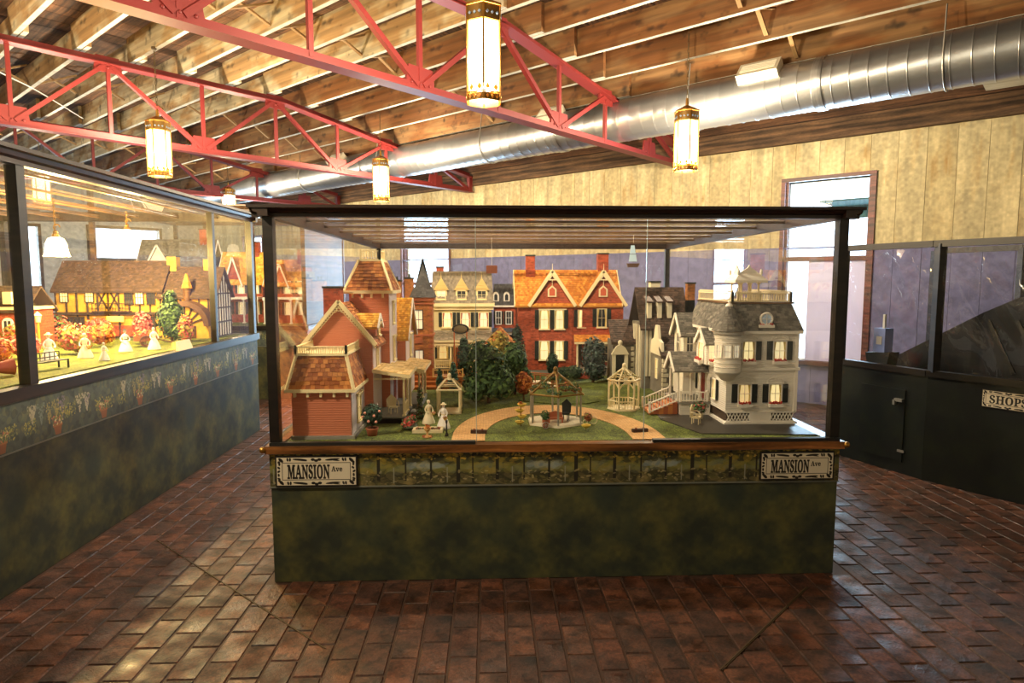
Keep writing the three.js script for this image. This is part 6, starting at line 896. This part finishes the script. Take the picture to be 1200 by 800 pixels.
// inn garden
plant('rose_tree', 'dark green tree with trailing pink blossom before the gateway', 'tree', [-2.86, IY, -5.95], [[0, 0.18, 0, 0.12, 0.18, 0.1], [0, 0.36, 0, 0.06, 0.08, 0.05], [0.1, 0.08, 0.02, 0.1, 0.08, 0.08]], 1000, 0.016, [...GREEN, ...pal(0x2f4a3a)], [0.012, 0.15]);
plant('blossom_bush', 'pink blossom bush left of the gateway tree', 'bush', [-3.04, IY, -5.8], [[0, 0.12, 0, 0.08, 0.13, 0.07]], 380, 0.014, ROSE, [0.008, 0.1]);
plant('blossom_bush', 'pink blossom bush right of the gateway tree', 'bush', [-2.64, IY, -5.75], [[0, 0.12, 0, 0.06, 0.12, 0.06]], 320, 0.014, [...ROSE, ...OLIVE], [0.008, 0.1]);
for (const [x, z, c, l, r] of [[-3.6, -6.1, ROSE, 'red blossom hedge under the inn windows', 0.12], [-3.95, -6.05, [...GREEN, ...ROSE], 'green and red hedge at the left end of the inn', 0.14], [-3.25, -5.55, AUTUMN, 'rust coloured bush beside the flower cart', 0.11], [-3.75, -5.3, [...ROSE, ...OLIVE], 'pink and yellow bush behind the tall lamp post', 0.12], [-4.0, -5.0, pal(0xe0b030, 0xd89a28, 0x6f7c32), 'yellow flower bush before the quoined brick house', 0.12], [-3.3, -4.72, ROSE, 'pink flower mound by the iron bench', 0.1], [-3.12, -5.0, [...ROSE, ...OLIVE], 'pink and olive flower heap behind the white figurines', 0.13], [-3.2, -4.3, [...AUTUMN, ...ROSE], 'rust and pink flower heap behind the iron bench', 0.11], [-3.55, -4.35, pal(0xe0b030, 0xd89a28, 0x6f7c32), 'yellow daisy heap at the near garden edge', 0.12]]) plant('garden_bush', l, 'bush', [x, IY, z], [[0, r * 0.7, 0, r, r * 0.8, r * 0.8]], 420, 0.014, c, null);
{
  const p = thing('gold_lamp_post', 'tall golden lamp post in the inn garden', 'lamp post', [-3.42, IY, -5.05]); part(p, 'post', lathe([[0, 0], [0.022, 0], [0.018, 0.02], [0.009, 0.04], [0.007, 0.24], [0, 0.24]], 10), col(0xc9a83a, { metalness: 0.4, roughness: 0.4 })); part(p, 'lantern_head', [new THREE.CylinderGeometry(0.024, 0.016, 0.05, 6).translate(0, 0.265, 0), cyl(0.028, 0.002, 0.29, 0.32, 0, 0, 6)], M.ivory);
  const b = thing('iron_bench', 'black iron bench facing the inn case glass', 'bench', [-2.76, IY, -4.12], Math.PI / 2 - 0.2); part(b, 'seat', [-0.03, -0.01, 0.01, 0.03].map(z => bx(-0.14, 0.14, 0.05, 0.056, z - 0.006, z + 0.006)), M.black); part(b, 'backrest', [bx(-0.14, 0.14, 0.1, 0.106, -0.042, -0.036), bx(-0.14, 0.14, 0.07, 0.076, -0.042, -0.036), ...Array.from({ length: 9 }, (_, i) => bx(-0.14 + i * 0.035 - 0.002, -0.138 + i * 0.035, 0.05, 0.106, -0.041, -0.037))], M.black); for (const [x, z] of [[-0.13, -0.035], [0.13, -0.035], [-0.13, 0.035], [0.13, 0.035]]) part(b, 'leg', bx(x - 0.004, x + 0.004, 0, 0.052, z - 0.004, z + 0.004), M.black);
  figure('figurine lady in white seated in the group by the iron bench', [-3.02, IY, -4.55], 0.9, { k: 1.45, hat: M.ivory });
  figure('figurine lady in ivory dress holding flowers, beside the white one', [-2.9, IY, -4.75], 0.4, { k: 1.35, basket: true, dress: col(0xf0e8d0) });
  figure('small white figurine child at the lawn edge near the card', [-2.68, IY, -4.6], 1.2, { k: 0.95 });
  figure('figurine lady in white with a black hat near the flower cart', [-2.84, IY, -5.16], 0.6, { k: 1.3, sash: M.black, hat: M.black });
  figure('figurine lady in white bustle gown beside the flower cart wheel', [-2.7, IY, -5.32], 1.0, { k: 1.35 });
  figure('white figurine with blue sash near the red parasol', [-3.0, IY, -3.98], 0.5, { k: 1.4, sash: col(0x5a86b8) });
  const c = thing('garden_cart', 'wooden flower cart full of rust and pink blooms', 'cart', [-2.9, IY, -5.58], 0.5); part(c, 'cart_body', [bx(-0.09, 0.09, 0.05, 0.09, -0.05, 0.05)], col(0x7a4a2a)); for (const z of [-0.056, 0.056]) part(c, 'wheel', [new THREE.TorusGeometry(0.042, 0.006, 5, 18).translate(0, 0.048, z), rod(v3(-0.04, 0.048, z), v3(0.04, 0.048, z), 0.003), rod(v3(0, 0.008, z), v3(0, 0.088, z), 0.003)], col(0x5a3420)); part(c, 'shaft', bar(v3(0.08, 0.06, 0), v3(0.19, 0.03, 0), 0.01, 0.008), col(0x5a3420)); stuff(c, 'blooms', leaves([[0, 0.11, 0, 0.1, 0.035, 0.055]], 360, 0.012, [...AUTUMN, ...ROSE]), M.leaf);
  const rp = thing('red_parasol', 'dark red folded garden parasol lying on the lawn', 'parasol', [-2.86, IY, -3.82], 0.9); part(rp, 'canopy', new THREE.ConeGeometry(0.05, 0.2, 10).rotateZ(Math.PI / 2).translate(0, 0.051, 0), col(0x8a3a30)); part(rp, 'stick', rod(v3(-0.1, 0.051, 0), v3(0.18, 0.051, 0), 0.004), M.slat);
  const cd = thing('info_card', 'blank cream folded card standing on the case ledge', 'card', [-2.465, IY - 0.0005, -5.2], Math.PI / 2); part(cd, 'card', ext([[-0.009, 0], [0.02, 0], [-0.006, 0.075]], -0.12, 0.12).rotateY(-Math.PI / 2).translate(0.12, 0, 0.0), M.ivory);
}

// ================================================================ THE FAR CASE
{
  const FY = 0.991, l = thing('far_lawn', 'dull green turf in the far display case', 'lawn', [0, 0.931, 0]); part(l, 'turf', bx(-5.12, -2.5, 0, 0.06, -11.02, -8.83), M.turf);
  const mk = (name, label, x0, x1, z, e, hh, wall, s, n) => { const h = thing(name, label, 'doll house', [0, FY, 0]); part(h, 'wall', bx(x0, x1, 0, e, z - 0.5, z), wall); part(h, 'gable', gableWall(x0 + 0.1, (x0 + x1) / 2, e, hh * 0.8, z + 0.01, z - 0.2), wall); gableRoof(h, x0, x1, z, z - 0.5, e, hh, 'x', s, 0.04, 0.02, M.trimw); gableRoof(h, x0 + 0.1, (x0 + x1) / 2, z + 0.01, z - 0.25, e, hh * 0.8, 'z', s, 0.03, 0.02, M.trimw); for (let i = 0; i < n; i++) for (const y of [0.12, 0.42]) win(h, x0 + (i + 0.5) * (x1 - x0) / n, y, z + 0.001, 0.09, 0.17, { frame: M.trimw, shut: 0.035, pane: i % 2 ? M.lit[2] : M.lit[3] }); part(h, 'porch_roof', bx(x0, x1, 0.34, 0.37, z, z + 0.2), M.trimw); for (let i = 0; i <= n; i++) column(h, x0 + 0.02 + i * (x1 - x0 - 0.04) / n, z + 0.18, 0, 0.34, 0.014, M.trimw); chimney(h, x1 - 0.15, z - 0.25, e + hh * 0.5, e + hh + 0.15, 0.1, M.redbrick); };
  mk('orange_roof_house', 'red doll house with orange roof in the far case', -3.12, -2.54, -9.3, 0.58, 0.32, M.redbrick, SH(PAL.orange, 0.03, 0.03, 0.004), 3);
  mk('far_brick_house', 'red brick doll house with gold roof at the far case end', -3.85, -3.25, -9.5, 0.62, 0.4, M.redbrick, SH(PAL.gold, 0.03, 0.03, 0.004), 3);
  mk('far_grey_house', 'pale grey doll house with grey roof in the far case', -5.0, -4.0, -9.5, 0.75, 0.45, M.whiteclap, SH(PAL.grey, 0.03, 0.03, 0.004), 4);
}
renderer.render(scene, camera);
